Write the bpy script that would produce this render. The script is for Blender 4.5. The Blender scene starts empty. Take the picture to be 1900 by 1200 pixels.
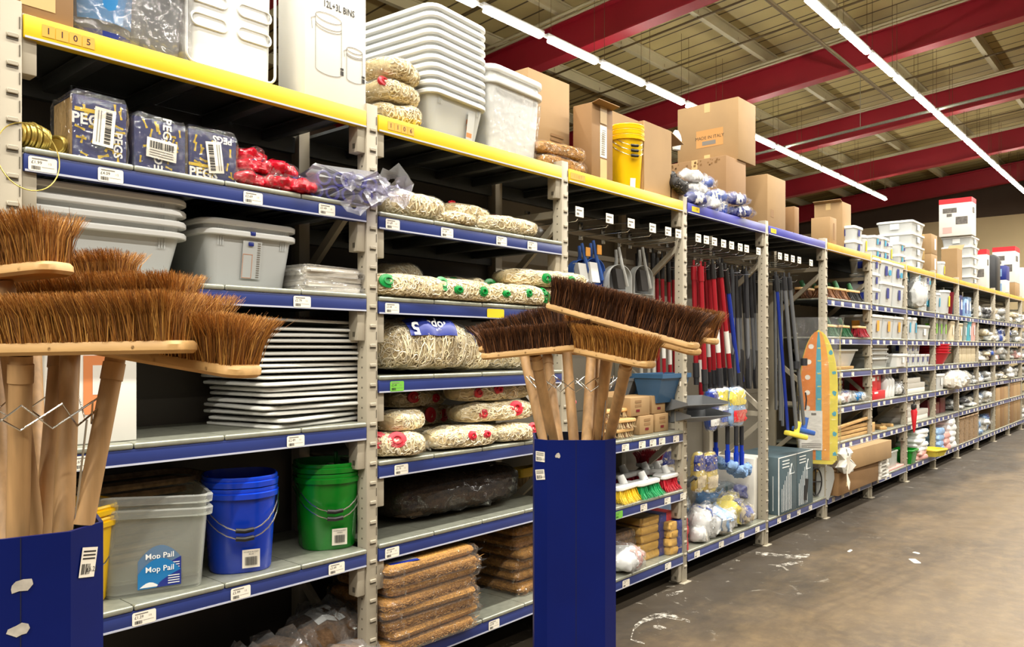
import bpy, bmesh, math, random
from mathutils import Vector, Matrix, noise as mnoise
C = bpy.context.scene.collection
PI = math.pi
rnd = random.Random(11)
# ------------------------------------------------------------------ view geometry (aisle runs along +X, racking front at Y=2.49)
TH = math.radians(40.9); FO = 1474.0; CT, ST = math.cos(TH), math.sin(TH)
EYE = 1.5; U0, V0 = 950.0, 646.0
YF = 2.49; BAY = 1.27; X0 = 0.755; DEP = 0.52
def PX(u, Y):
    k = (u-U0)/FO
    return Y*(CT+k*ST)/(ST-k*CT)
def PY(u, X):
    k = (u-U0)/FO
    return X*(ST-k*CT)/(CT+k*ST)
def DZ(X, Y): return X*CT+Y*ST
def PZ(v, X, Y): return EYE+(V0-v)*DZ(X, Y)/FO
def W(u, v, z):
    x = (u-U0)/FO*z
    return Vector((z*CT+x*ST, z*ST-x*CT, EYE+(V0-v)*z/FO))
def BX(n): return X0+BAY*(n-1)
# ------------------------------------------------------------------ mesh builder
def T(x=0, y=0, z=0): return Matrix.Translation((x, y, z))
def RX(a): return Matrix.Rotation(a, 4, 'X')
def RY(a): return Matrix.Rotation(a, 4, 'Y')
def RZ(a): return Matrix.Rotation(a, 4, 'Z')
def SC(x, y, z): return Matrix.Diagonal((x, y, z, 1))
FRONT = RX(PI/2)                      # text plane facing -Y
SIDE = RZ(-PI/2) @ RX(PI/2)           # text plane facing -X
class MB:
    def __init__(s): s.v = []; s.f = []; s.m = []
    def add(s, vs, fs, mi=0, M=None):
        n = len(s.v)
        if M is None: s.v.extend(tuple(p) for p in vs)
        else: s.v.extend(tuple(M @ Vector(p)) for p in vs)
        s.f.extend(tuple(i+n for i in f) for f in fs); s.m.extend([mi]*len(fs))
        return s
    def box(s, x0, y0, z0, x1, y1, z1, mi=0, M=None):
        return s.add([(x0,y0,z0),(x1,y0,z0),(x1,y1,z0),(x0,y1,z0),(x0,y0,z1),(x1,y0,z1),(x1,y1,z1),(x0,y1,z1)],
                     [(3,2,1,0),(4,5,6,7),(0,1,5,4),(1,2,6,5),(2,3,7,6),(3,0,4,7)], mi, M)
    def rbox(s, x0, y0, z0, x1, y1, z1, b=.004, mi=0, M=None, seg=2):
        bm = bmesh.new(); bmesh.ops.create_cube(bm, size=1)
        for v in bm.verts:
            v.co = Vector(((x0+x1)/2+v.co.x*(x1-x0), (y0+y1)/2+v.co.y*(y1-y0), (z0+z1)/2+v.co.z*(z1-z0)))
        bmesh.ops.bevel(bm, geom=bm.edges[:], offset=b, segments=seg, affect='EDGES', profile=.5)
        bm.verts.ensure_lookup_table(); bm.verts.index_update()
        vs = [v.co.copy() for v in bm.verts]; fs = [[v.index for v in f.verts] for f in bm.faces]; bm.free()
        return s.add(vs, fs, mi, M)
    def quad(s, a, b, c, d, mi=0, M=None): return s.add([a,b,c,d], [(0,1,2,3)], mi, M)
    def loft(s, rings, mi=0, M=None, cap0=True, cap1=True, closed=True):
        n = len(rings[0]); vs = []; fs = []
        for r in rings: vs.extend(r)
        for i in range(len(rings)-1):
            for j in range(n if closed else n-1):
                k = (j+1) % n
                fs.append((i*n+j, i*n+k, (i+1)*n+k, (i+1)*n+j))
        if cap0: fs.append(tuple(range(n-1, -1, -1)))
        if cap1: fs.append(tuple((len(rings)-1)*n+j for j in range(n)))
        return s.add(vs, fs, mi, M)
    def tube(s, pts, r, n=6, mi=0, M=None, closed=False, caps=True, r1=None):
        pts = [Vector(p) for p in pts]; N = len(pts); rings = []; up = None
        for i, p in enumerate(pts):
            if closed: d = pts[(i+1) % N]-pts[i-1]
            else: d = pts[min(i+1, N-1)]-pts[max(i-1, 0)]
            d = d.normalized() if d.length > 1e-9 else Vector((0,0,1))
            if up is None:
                up = Vector((0,0,1)) if abs(d.z) < .9 else Vector((1,0,0))
            a = d.cross(up)
            if a.length < 1e-6: a = d.orthogonal()
            a.normalize(); b = a.cross(d).normalized(); up = b
            rr_ = r if r1 is None else r+(r1-r)*i/max(1, N-1)
            rings.append([p+a*math.cos(2*PI*k/n)*rr_+b*math.sin(2*PI*k/n)*rr_ for k in range(n)])
        if closed: rings.append(rings[0]); caps = False
        return s.loft(rings, mi, M, caps, caps)
    def lathe(s, prof, n=24, mi=0, M=None, cap0=False, cap1=False):
        return s.loft([[(r*math.cos(2*PI*k/n), r*math.sin(2*PI*k/n), z) for k in range(n)] for r, z in prof], mi, M, cap0, cap1)
    def text(s, t, size, mi=0, M=None, align='CENTER', bold=0.0, sx=1.0):
        vs, fs = text_mesh(t, align, bold)
        K = SC(size*sx, size, size)
        return s.add(vs, fs, mi, (M @ K) if M is not None else K)
    def mesh(s, name, mats, smooth=True, ang=38):
        me = bpy.data.meshes.new(name); me.from_pydata(s.v, [], s.f)
        for m in (mats if isinstance(mats, (list, tuple)) else [mats]): me.materials.append(m)
        if any(s.m): me.polygons.foreach_set('material_index', s.m)
        if smooth:
            me.shade_smooth()
            if ang and len(s.f) < 20000: me.set_sharp_from_angle(angle=math.radians(ang))
        me.update(); return me
    def obj(s, name, mats, parent=None, loc=(0,0,0), rot=(0,0,0), smooth=True, ang=38):
        return inst(name, s.mesh(name, mats, smooth, ang), parent, loc, rot)
_tc = {}
def text_mesh(t, align, bold):
    k = (t, align, bold)
    if k not in _tc:
        cu = bpy.data.curves.new('lettering', 'FONT'); cu.body = t; cu.size = 1; cu.align_x = align; cu.align_y = 'CENTER'
        cu.resolution_u = 2; cu.offset = bold
        ob = bpy.data.objects.new('lettering', cu)
        me = bpy.data.meshes.new_from_object(ob)
        _tc[k] = ([tuple(v.co) for v in me.vertices], [tuple(p.vertices) for p in me.polygons])
        bpy.data.objects.remove(ob); bpy.data.meshes.remove(me); bpy.data.curves.remove(cu)
    return _tc[k]
def inst(name, me, parent=None, loc=(0,0,0), rot=(0,0,0), scale=(1,1,1)):
    o = bpy.data.objects.new(name, me); C.objects.link(o)
    o.location = loc; o.rotation_euler = rot; o.scale = scale
    if parent: o.parent = parent
    return o
def tag(o, label, cat, group=None):
    o['label'] = label; o['category'] = cat
    if group: o['group'] = group
    return o
def thing(name, label, cat, loc=(0,0,0), rz=0, group=None):
    o = bpy.data.objects.new(name, None); C.objects.link(o); o.empty_display_size = .05
    o.location = loc; o.rotation_euler = (0, 0, rz)
    return tag(o, label, cat, group)
def struct(o): o['kind'] = 'structure'; return o
def kids(o): return KID.get(o.name, [])
KID = {}
def dup(root, label, loc, rz=None, group=None, rot=None, scale=None):
    if root.name not in KID:
        for o in list(C.objects):
            if o.parent: KID.setdefault(o.parent.name, [])
            if o.parent and o not in KID[o.parent.name]: KID[o.parent.name].append(o)
        KID.setdefault(root.name, [])
    r = root.copy(); C.objects.link(r); r.location = loc
    if rz is not None: r.rotation_euler = (0, 0, rz)
    if rot is not None: r.rotation_euler = rot
    if scale is not None: r.scale = scale
    r['label'] = label
    if group: r['group'] = group
    for ch in KID[root.name]:
        c = ch.copy(); C.objects.link(c); c.parent = r
        for g in KID.get(ch.name, []):
            d = g.copy(); C.objects.link(d); d.parent = c
    return r
ORD = ('first second third fourth fifth sixth seventh eighth ninth tenth eleventh twelfth thirteenth fourteenth fifteenth sixteenth '
       'seventeenth eighteenth nineteenth twentieth').split()
def ordw(i): return ORD[i]
def rr(w, d, r, z=0, n=4, cx=0, cy=0):
    r = min(r, w/2-1e-4, d/2-1e-4); o = []
    for sx, sy, a0 in ((1,1,0), (-1,1,PI/2), (-1,-1,PI), (1,-1,1.5*PI)):
        for k in range(n+1):
            a = a0+PI/2*k/n
            o.append((cx+sx*(w/2-r)+r*math.cos(a), cy+sy*(d/2-r)+r*math.sin(a), z))
    return o
# ------------------------------------------------------------------ materials
def lin(c):
    c = c.lstrip('#'); o = []
    for i in (0, 2, 4):
        x = int(c[i:i+2], 16)/255
        o.append(x/12.92 if x <= .04045 else ((x+.055)/1.055)**2.4)
    return tuple(o)+(1,)
def new_mat(name):
    m = bpy.data.materials.new(name); m.use_nodes = True
    nt = m.node_tree; nt.nodes.clear()
    out = nt.nodes.new('ShaderNodeOutputMaterial')
    return m, nt, out
def N(nt, typ, **kw):
    n = nt.nodes.new(typ)
    for k, v in kw.items():
        if k.startswith('i_'): n.inputs[k[2:].replace('_', ' ')].default_value = v
        else: setattr(n, k, v)
    return n
def mat(name, col, rough=.5, metal=0., var=.0, vs=8., bump=0., bs=60., spec=.5, stretch=None, col2=None, emis=0., coat=0., dist=.002, detail=4.):
    m, nt, out = new_mat(name); L = nt.links.new
    b = N(nt, 'ShaderNodeBsdfPrincipled'); L(b.outputs[0], out.inputs[0])
    c = lin(col); b.inputs['Base Color'].default_value = c
    b.inputs['Roughness'].default_value = rough; b.inputs['Metallic'].default_value = metal
    b.inputs['Specular IOR Level'].default_value = spec
    if coat: b.inputs['Coat Weight'].default_value = coat; b.inputs['Coat Roughness'].default_value = .15
    if emis: b.inputs['Emission Color'].default_value = c; b.inputs['Emission Strength'].default_value = emis
    if var or bump or col2:
        tc = N(nt, 'ShaderNodeTexCoord'); src = tc.outputs['Object']
        if stretch:
            mp = N(nt, 'ShaderNodeMapping'); mp.inputs['Scale'].default_value = stretch; L(src, mp.inputs[0]); src = mp.outputs[0]
    if var or col2:
        oi = N(nt, 'ShaderNodeObjectInfo')
        add = N(nt, 'ShaderNodeVectorMath', operation='ADD'); L(src, add.inputs[0]); 
        sc = N(nt, 'ShaderNodeVectorMath', operation='SCALE'); sc.inputs[0].default_value = (7., 3., 5.); L(oi.outputs['Random'], sc.inputs['Scale'])
        L(sc.outputs[0], add.inputs[1])
        nz = N(nt, 'ShaderNodeTexNoise'); nz.inputs['Scale'].default_value = vs; nz.inputs['Detail'].default_value = detail; L(add.outputs[0], nz.inputs[0])
        rp = N(nt, 'ShaderNodeMapRange'); rp.inputs[1].default_value = .3; rp.inputs[2].default_value = .7; L(nz.outputs[0], rp.inputs[0])
        mx = N(nt, 'ShaderNodeMix', data_type='RGBA'); L(rp.outputs[0], mx.inputs[0])
        if col2: ca, cb = c, lin(col2)
        else:
            ca = tuple(x*(1-var) for x in c[:3])+(1,); cb = tuple(min(1, x*(1+var)) for x in c[:3])+(1,)
        mx.inputs[6].default_value = ca; mx.inputs[7].default_value = cb
        L(mx.outputs[2], b.inputs['Base Color'])
    if bump:
        n2 = N(nt, 'ShaderNodeTexNoise'); n2.inputs['Scale'].default_value = bs; n2.inputs['Detail'].default_value = 3; L(src, n2.inputs[0])
        bp = N(nt, 'ShaderNodeBump'); bp.inputs['Strength'].default_value = bump; bp.inputs['Distance'].default_value = dist
        L(n2.outputs[0], bp.inputs['Height']); L(bp.outputs[0], b.inputs['Normal'])
    return m
def film_mat(name, tint='#ffffff', haze=.03, rough=.07, gl=.16, bs=24., bump=1.):
    m, nt, out = new_mat(name); L = nt.links.new
    tr = N(nt, 'ShaderNodeBsdfTransparent'); tr.inputs[0].default_value = lin(tint)
    gs = N(nt, 'ShaderNodeBsdfGlossy'); gs.inputs['Roughness'].default_value = rough; gs.inputs[0].default_value = (1,1,1,1)
    df = N(nt, 'ShaderNodeBsdfDiffuse'); df.inputs[0].default_value = (.8,.8,.8,1)
    tc = N(nt, 'ShaderNodeTexCoord')
    nz = N(nt, 'ShaderNodeTexVoronoi', feature='SMOOTH_F1'); nz.inputs['Scale'].default_value = bs
    n2 = N(nt, 'ShaderNodeTexNoise'); n2.inputs['Scale'].default_value = bs*.7
    ad = N(nt, 'ShaderNodeVectorMath', operation='ADD'); L(tc.outputs['Object'], ad.inputs[0]); 
    s2 = N(nt, 'ShaderNodeVectorMath', operation='SCALE'); s2.inputs['Scale'].default_value = .12; L(n2.outputs[1], s2.inputs[0]); L(tc.outputs['Object'], n2.inputs[0])
    L(s2.outputs[0], ad.inputs[1]); L(ad.outputs[0], nz.inputs[0])
    bp = N(nt, 'ShaderNodeBump'); bp.inputs['Strength'].default_value = bump; bp.inputs['Distance'].default_value = .02; L(nz.outputs[0], bp.inputs['Height'])
    L(bp.outputs[0], gs.inputs['Normal'])
    fr = N(nt, 'ShaderNodeLayerWeight'); fr.inputs['Blend'].default_value = .25; L(bp.outputs[0], fr.inputs['Normal'])
    ma = N(nt, 'ShaderNodeMath', operation='MULTIPLY_ADD'); L(fr.outputs['Fresnel'], ma.inputs[0]); ma.inputs[1].default_value = .34; ma.inputs[2].default_value = gl*.2
    mh = N(nt, 'ShaderNodeMixShader'); mh.inputs[0].default_value = haze; L(tr.outputs[0], mh.inputs[1]); L(df.outputs[0], mh.inputs[2])
    mg = N(nt, 'ShaderNodeMixShader'); L(ma.outputs[0], mg.inputs[0]); L(mh.outputs[0], mg.inputs[1]); L(gs.outputs[0], mg.inputs[2])
    L(mg.outputs[0], out.inputs[0])
    return m
M_ = {}
def defmats():
    g = M_
    g['blue'] = mat('blue_enamel', '#2b3873', .35, var=.08, vs=5, spec=.4)
    g['blue_dk'] = mat('blue_enamel_worn', '#4a5286', .45, var=.12, vs=6)
    g['edge'] = mat('beam_edge_white', '#b9bccb', .4)
    g['yellow'] = mat('yellow_enamel', '#e6c424', .38, var=.06, vs=6)
    g['yellow_dk'] = mat('yellow_enamel_dull', '#d8b049', .45, var=.1, vs=8)
    g['violet'] = mat('violet_enamel', '#4a4ca8', .4, var=.12, vs=5)
    g['post'] = mat('beige_enamel', '#aba28f', .45, var=.05, vs=6)
    g['post_shade'] = mat('beige_slot_shade', '#5d574a', .6)  # dark marks stand for shade in slots, holes and below the tabs
    g['galv'] = mat('galvanised_steel', '#a4a697', .38, .55, var=.13, vs=30, bump=.04, bs=90)
    g['galv_shade'] = mat('galvanised_shaded', '#4b4f50', .45, .5, var=.15, vs=10)  # same steel darkened, shade below the shelves put into its colour
    g['panel_shade'] = mat('shaded_back_panel', '#423c34', .6, var=.05, vs=4); g['panel'] = mat('grey_back_panel', '#857e70', .6, var=.05, vs=4)  # darker copy carries the shade deep inside the near bays
    g['white'] = mat('white_plastic', '#e4e5e2', .32, var=.02, vs=4)
    g['greyw'] = mat('grey_white_plastic', '#c6c9c8', .34, var=.03, vs=4)
    g['tray'] = mat('pale_tray_plastic', '#d9d9d3', .3)
    g['card_w'] = mat('white_card', '#e6e3da', .6, var=.02, vs=6)
    g['paper'] = mat('paper_label', '#efe8d8', .7, var=.02)
    g['ink'] = mat('black_ink', '#221f1c', .7)
    g['ink_g'] = mat('grey_ink', '#7c776f', .7)
    g['ink_o'] = mat('orange_ink', '#d8864f', .7)
    g['tagor'] = mat('orange_tag', '#eda33d', .6)
    g['tagye'] = mat('yellow_tag', '#e6c712', .6)
    g['taggr'] = mat('green_tag', '#6fb83c', .6)
    g['card'] = mat('corrugated_card', '#a18259', .75, var=.07, vs=5, bump=.05, bs=40)
    g['card2'] = mat('corrugated_card_brown', '#8f6d46', .75, var=.07, vs=5, bump=.05, bs=40)
    g['card_in'] = mat('card_inside', '#7f5c34', .85, var=.06, vs=5)
    g['tape'] = mat('parcel_tape', '#cdae78', .25, var=.05)
    g['wood'] = mat('pale_beech', '#cda368', .5, var=.16, vs=7, stretch=(1.2, 9, 9), bump=.05, bs=40)
    g['wood2'] = mat('handle_wood', '#b08a5c', .55, var=.22, vs=6, stretch=(9, 9, .9), bump=.05, bs=40)
    g['coir_a'] = mat('coir_mid', '#a06a28', .7); g['coir_b'] = mat('coir_light', '#cd9749', .65); g['coir_c'] = mat('coir_dark', '#75481a', .75)
    g['bas_a'] = mat('bassine_mid', '#4f2d16', .6); g['bas_b'] = mat('bassine_light', '#8a5a34', .55); g['bas_c'] = mat('bassine_dark', '#2e180b', .7)
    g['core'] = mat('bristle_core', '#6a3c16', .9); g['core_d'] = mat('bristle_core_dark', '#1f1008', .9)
    g['yarn'] = mat('cotton_yarn', '#f3e4bd', .85, var=.06, vs=40); g['yarn_b'] = mat('cotton_yarn_body', '#dcc797', .9, var=.14, vs=45, bump=.6, bs=70, dist=.006)
    g['yarn_c'] = mat('cotton_yarn_pale', '#fbf1d8', .85)
    g['film'] = film_mat('clear_film'); g['film_h'] = film_mat('hazy_film', haze=.1, gl=.35)
    g['film_l'] = film_mat('lilac_film', '#cfcde8', .22, .2, .3, 10)
    g['dark_film'] = film_mat('smoky_film', '#b3aa9e', .03, .12, .1, 14)
    g['red_p'] = mat('red_plastic', '#cf2a3a', .35); g['red_bag'] = mat('red_packet', '#cc1029', .2, var=.1, vs=12, bump=.9, bs=30, dist=.015)
    g['green_p'] = mat('green_plastic', '#0a8a3c', .3); g['lilac'] = mat('lilac_plastic', '#5f60a8', .35, var=.1)
    g['pail_b'] = mat('blue_pail_plastic', '#0c3bbd', .25, spec=.5); g['pail_g'] = mat('green_pail_plastic', '#0d8420', .25, spec=.5)
    g['pail_y'] = mat('yellow_pail_plastic', '#f2c30c', .28)
    g['wire'] = mat('chrome_wire', '#cfcfcb', .18, 1.); g['black'] = mat('black_rubber', '#1a1817', .5)
    g['dark'] = mat('charcoal_plastic', '#2c2d30', .45); g['gold'] = mat('brass_wire', '#c4ab5a', .3, .7, var=.15, vs=30)
    g['navy'] = mat('navy_card', '#23275a', .45, var=.12, vs=9); g['yel_pr'] = mat('yellow_print', '#d9b72c', .5); g['wh_pr'] = mat('white_print', '#f0eee8', .5)
    g['pegwood'] = mat('peg_wood', '#c19c5d', .7, var=.3, vs=26, stretch=(1,9,.6))
    g['bin_blue'] = mat('bin_blue_card', '#03165c', .4, spec=.22, var=.1, vs=5, bump=.02, bs=150)
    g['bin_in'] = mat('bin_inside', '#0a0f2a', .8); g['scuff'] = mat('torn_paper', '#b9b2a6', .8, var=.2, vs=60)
    g['coirmat'] = mat('coir_mat', '#b5823a', .85, var=.3, vs=90, bump=1., bs=130, dist=.008); g['kraft'] = mat('kraft_label', '#c08d50', .7); g['yel_pk'] = mat('yellow_pack_fill', '#dfae4e', .7, var=.1, vs=15); g['doormat'] = mat('dark_mat', '#705a46', .85, var=.4, vs=80, bump=1, bs=140, dist=.006)
    g['rubble'] = mat('brown_bag_fill', '#6d5238', .9, var=.4, vs=50, bump=.8, bs=80, dist=.008)
    g['pole_r'] = mat('red_pole', '#9a1824', .35); g['pole_b'] = mat('blue_pole', '#17308f', .35); g['pole_g'] = mat('grey_pole', '#74777a', .35, .25); g['pole_w'] = mat('pale_pole', '#c4beb1', .4)
    g['pan_b'] = mat('blue_dustpan', '#3c63b0', .35); g['pan_g'] = mat('grey_dustpan', '#a9aaa6', .35); g['pan_d'] = mat('grey_scoop', '#7c7e80', .4); g['teal'] = mat('teal_scoop', '#33587a', .4)
    g['br_red'] = mat('red_bristle', '#c4182c', .5, var=.15); g['br_red2'] = mat('red_bristle_deep', '#8d1024', .5); g['br_gr'] = mat('green_bristle', '#17a25e', .5, var=.15); g['br_ye'] = mat('yellow_bristle', '#ecc92c', .5, var=.15)
    g['br_dg'] = mat('dark_green_bristle', '#1f5a33', .6, var=.2); g['br_bk'] = mat('black_bristle', '#24211f', .6); g['br_cr'] = mat('cream_bristle', '#c9b58c', .6)
    g['blue_pk'] = mat('blue_packet', '#2b57b8', .3, var=.2, vs=18); g['lab_b'] = mat('blue_label', '#1c77b6', .4); g['lab_n'] = mat('navy_label', '#1e2f86', .4); g['lab_w'] = mat('white_label', '#eef0ee', .5)
    g['lab_c'] = mat('cyan_label', '#36a2c9', .4); g['lab_y'] = mat('yellow_label', '#e8d21a', .4); g['lab_g'] = mat('lime_label', '#7fce2c', .4)
    g['orange'] = mat('orange_cloth', '#e0812a', .7); g['tq'] = mat('turquoise_cloth', '#4fa6b8', .7); g['limeye'] = mat('yellow_cloth', '#e9d64d', .7, var=.1, vs=8); g['pink'] = mat('pink_card', '#e0a8a0', .6)
    g['slate'] = mat('slate_print_card', '#475a62', .5, var=.12, vs=8); g['maroon'] = mat('maroon_plastic', '#6e1522', .4); g['mop_y'] = mat('yellow_mop_fill', '#d3bd66', .7, var=.1, vs=20); g['bl_fluff'] = mat('pale_blue_fluff', '#7f9fc8', .9, var=.2, vs=30); g['wicker'] = mat('wicker', '#93795a', .8, var=.4, vs=40)
    g['red_print'] = mat('red_print', '#d0202c', .5); g['photo_gr'] = mat('grey_photo_print', '#67625d', .6, var=.4, vs=25); g['sky_pk'] = mat('pale_blue_packet', '#8fb2dc', .4, var=.25, vs=20)
    g['cream_card'] = mat('cream_card', '#d6c7a6', .7, var=.08, vs=10)
    # clear plastic of the mop pails
    m, nt, out = new_mat('frosted_plastic'); L = nt.links.new
    tr = N(nt, 'ShaderNodeBsdfTransparent'); tr.inputs[0].default_value = (.86,.87,.84,1)
    p = N(nt, 'ShaderNodeBsdfPrincipled'); p.inputs['Base Color'].default_value = lin('#eceee8'); p.inputs['Roughness'].default_value = .25
    lw = N(nt, 'ShaderNodeLayerWeight'); lw.inputs[0].default_value = .35
    ma = N(nt, 'ShaderNodeMath', operation='MULTIPLY_ADD'); L(lw.outputs['Facing'], ma.inputs[0]); ma.inputs[1].default_value = .32; ma.inputs[2].default_value = .15
    mx = N(nt, 'ShaderNodeMixShader'); L(ma.outputs[0], mx.inputs[0]); L(tr.outputs[0], mx.inputs[1]); L(p.outputs[0], mx.inputs[2]); L(mx.outputs[0], out.inputs[0])
    g['frost'] = m
    # fluorescent tube
    m, nt, out = new_mat('lit_tube'); e = N(nt, 'ShaderNodeEmission'); e.inputs[0].default_value = (1, .96, .86, 1); e.inputs[1].default_value = 30
    nt.links.new(e.outputs[0], out.inputs[0]); g['tube'] = m
    # concrete floor
    m, nt, out = new_mat('worn_concrete'); L = nt.links.new
    b = N(nt, 'ShaderNodeBsdfPrincipled'); L(b.outputs[0], out.inputs[0])
    tc = N(nt, 'ShaderNodeTexCoord')
    def noise_(sc, det=5, rough=.6, src=tc.outputs['Object'], dist=0):
        n = N(nt, 'ShaderNodeTexNoise'); n.inputs['Scale'].default_value = sc; n.inputs['Detail'].default_value = det; n.inputs['Roughness'].default_value = rough; n.inputs['Distortion'].default_value = dist
        L(src, n.inputs[0]); return n.outputs[0]
    def ramp(x, a, c_):
        r = N(nt, 'ShaderNodeMapRange'); r.inputs[1].default_value = a; r.inputs[2].default_value = c_; L(x, r.inputs[0]); return r.outputs[0]
    def mixc(f, a, c_):
        n = N(nt, 'ShaderNodeMix', data_type='RGBA'); 
        if isinstance(f, float): n.inputs[0].default_value = f
        else: L(f, n.inputs[0])
        for i, x in ((6, a), (7, c_)):
            if isinstance(x, str): n.inputs[i].default_value = lin(x)
            else: L(x, n.inputs[i])
        return n.outputs[2]
    mpf = N(nt, 'ShaderNodeMapping'); mpf.inputs['Scale'].default_value = (.45, 1.1, 1); L(tc.outputs['Object'], mpf.inputs[0])
    c = mixc(ramp(noise_(1.1, 6), .3, .7), '#54483a', '#6d5c45')
    c = mixc(ramp(noise_(9, 6, .7), .45, .8), c, '#7a684c')
    sep = N(nt, 'ShaderNodeSeparateXYZ'); L(tc.outputs['Object'], sep.inputs[0])
    wob = N(nt, 'ShaderNodeMath', operation='MULTIPLY_ADD'); L(noise_(1.6, 9, .72, src=mpf.outputs[0]), wob.inputs[0]); wob.inputs[1].default_value = 2.2; L(sep.outputs[1], wob.inputs[2])
    band = ramp(wob.outputs[0], 2.75, 3.3)     # darker band beside the racking
    sm = N(nt, 'ShaderNodeMath', operation='MULTIPLY'); L(band, sm.inputs[0]); sm.inputs[1].default_value = .8
    c = mixc(sm.outputs[0], c, '#322e29')
    dk = N(nt, 'ShaderNodeMath', operation='MULTIPLY'); L(ramp(noise_(1.3, 9, .72, src=mpf.outputs[0], dist=.8), .52, .66), dk.inputs[0]); dk.inputs[1].default_value = .6
    c = mixc(dk.outputs[0], c, '#3d342a')
    wh = N(nt, 'ShaderNodeMath', operation='MULTIPLY'); L(ramp(noise_(3.4, 9, .78, dist=1.6), .6, .7), wh.inputs[0]); L(band, wh.inputs[1])
    wh2 = N(nt, 'ShaderNodeMath', operation='MULTIPLY'); L(wh.outputs[0], wh2.inputs[0]); wh2.inputs[1].default_value = .75
    c = mixc(wh2.outputs[0], c, '#d6cfc0')
    L(c, b.inputs['Base Color'])
    
    sp = N(nt, 'ShaderNodeMath', operation='MULTIPLY'); L(ramp(noise_(38, 4, .7), .68, .74), sp.inputs[0]); sp.inputs[1].default_value = .35; c = mixc(sp.outputs[0], c, '#9b8f7c'); L(c, b.inputs['Base Color'])
    rr_ = N(nt, 'ShaderNodeMapRange'); rr_.inputs[1].default_value = .3; rr_.inputs[2].default_value = .7; rr_.inputs[3].default_value = .38; rr_.inputs[4].default_value = .62
    L(noise_(3.1, 5), rr_.inputs[0]); L(rr_.outputs[0], b.inputs['Roughness']); b.inputs['Specular IOR Level'].default_value = .35
    bp = N(nt, 'ShaderNodeBump'); bp.inputs['Strength'].default_value = .12; bp.inputs['Distance'].default_value = .01; L(noise_(14, 6, .7), bp.inputs['Height']); L(bp.outputs[0], b.inputs['Normal'])
    g['floor'] = m
    m, nt, out = new_mat('white_floor_scuff'); L = nt.links.new
    d = N(nt, 'ShaderNodeBsdfDiffuse'); d.inputs[0].default_value = lin('#d8d2c6'); tr = N(nt, 'ShaderNodeBsdfTransparent'); mx = N(nt, 'ShaderNodeMixShader')
    tc = N(nt, 'ShaderNodeTexCoord'); nz = N(nt, 'ShaderNodeTexNoise'); nz.inputs['Scale'].default_value = 24; nz.inputs['Detail'].default_value = 8; nz.inputs['Roughness'].default_value = .75; L(tc.outputs['Object'], nz.inputs[0])
    r = N(nt, 'ShaderNodeMapRange'); r.inputs[1].default_value = .46; r.inputs[2].default_value = .62; r.inputs[4].default_value = .85; L(nz.outputs[0], r.inputs[0])
    L(r.outputs[0], mx.inputs[0]); L(tr.outputs[0], mx.inputs[1]); L(d.outputs[0], mx.inputs[2]); L(mx.outputs[0], out.inputs[0]); g['scuff_w'] = m
    # roof deck: panels with dark joints across the aisle direction
    m, nt, out = new_mat('roof_deck'); L = nt.links.new
    b = N(nt, 'ShaderNodeBsdfPrincipled'); L(b.outputs[0], out.inputs[0]); b.inputs['Roughness'].default_value = .7
    tc = N(nt, 'ShaderNodeTexCoord'); sep = N(nt, 'ShaderNodeSeparateXYZ'); L(tc.outputs['Object'], sep.inputs[0])
    dv = N(nt, 'ShaderNodeMath', operation='DIVIDE'); L(sep.outputs[0], dv.inputs[0]); dv.inputs[1].default_value = .46
    fr = N(nt, 'ShaderNodeMath', operation='FRACT'); L(dv.outputs[0], fr.inputs[0])
    ln = N(nt, 'ShaderNodeMath', operation='LESS_THAN'); L(fr.outputs[0], ln.inputs[0]); ln.inputs[1].default_value = .1
    nz = N(nt, 'ShaderNodeTexNoise'); nz.inputs['Scale'].default_value = 1.2; L(tc.outputs['Object'], nz.inputs[0])
    m1 = N(nt, 'ShaderNodeMix', data_type='RGBA'); L(nz.outputs[0], m1.inputs[0]); m1.inputs[6].default_value = lin('#a5935c'); m1.inputs[7].default_value = lin('#b8a772')
    m2 = N(nt, 'ShaderNodeMix', data_type='RGBA'); L(ln.outputs[0], m2.inputs[0]); L(m1.outputs[2], m2.inputs[6]); m2.inputs[7].default_value = lin('#4a3d20'); L(m2.outputs[2], b.inputs['Base Color'])
    g['deck'] = m
    g['red_beam'] = mat('red_roof_paint', '#9c1a2a', .5, var=.06, vs=2)
    g['purlin'] = mat('zinc_purlin', '#b0a684', .5, .1, var=.06, vs=2)
    g['rod'] = mat('dark_rod', '#5a4a2a', .6)
    g['wall_c'] = mat('cream_wall', '#cdb98f', .8, var=.04, vs=1); g['wall_d'] = mat('dark_gable', '#4a3a2c', .8, var=.1, vs=1)
defmats()
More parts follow.
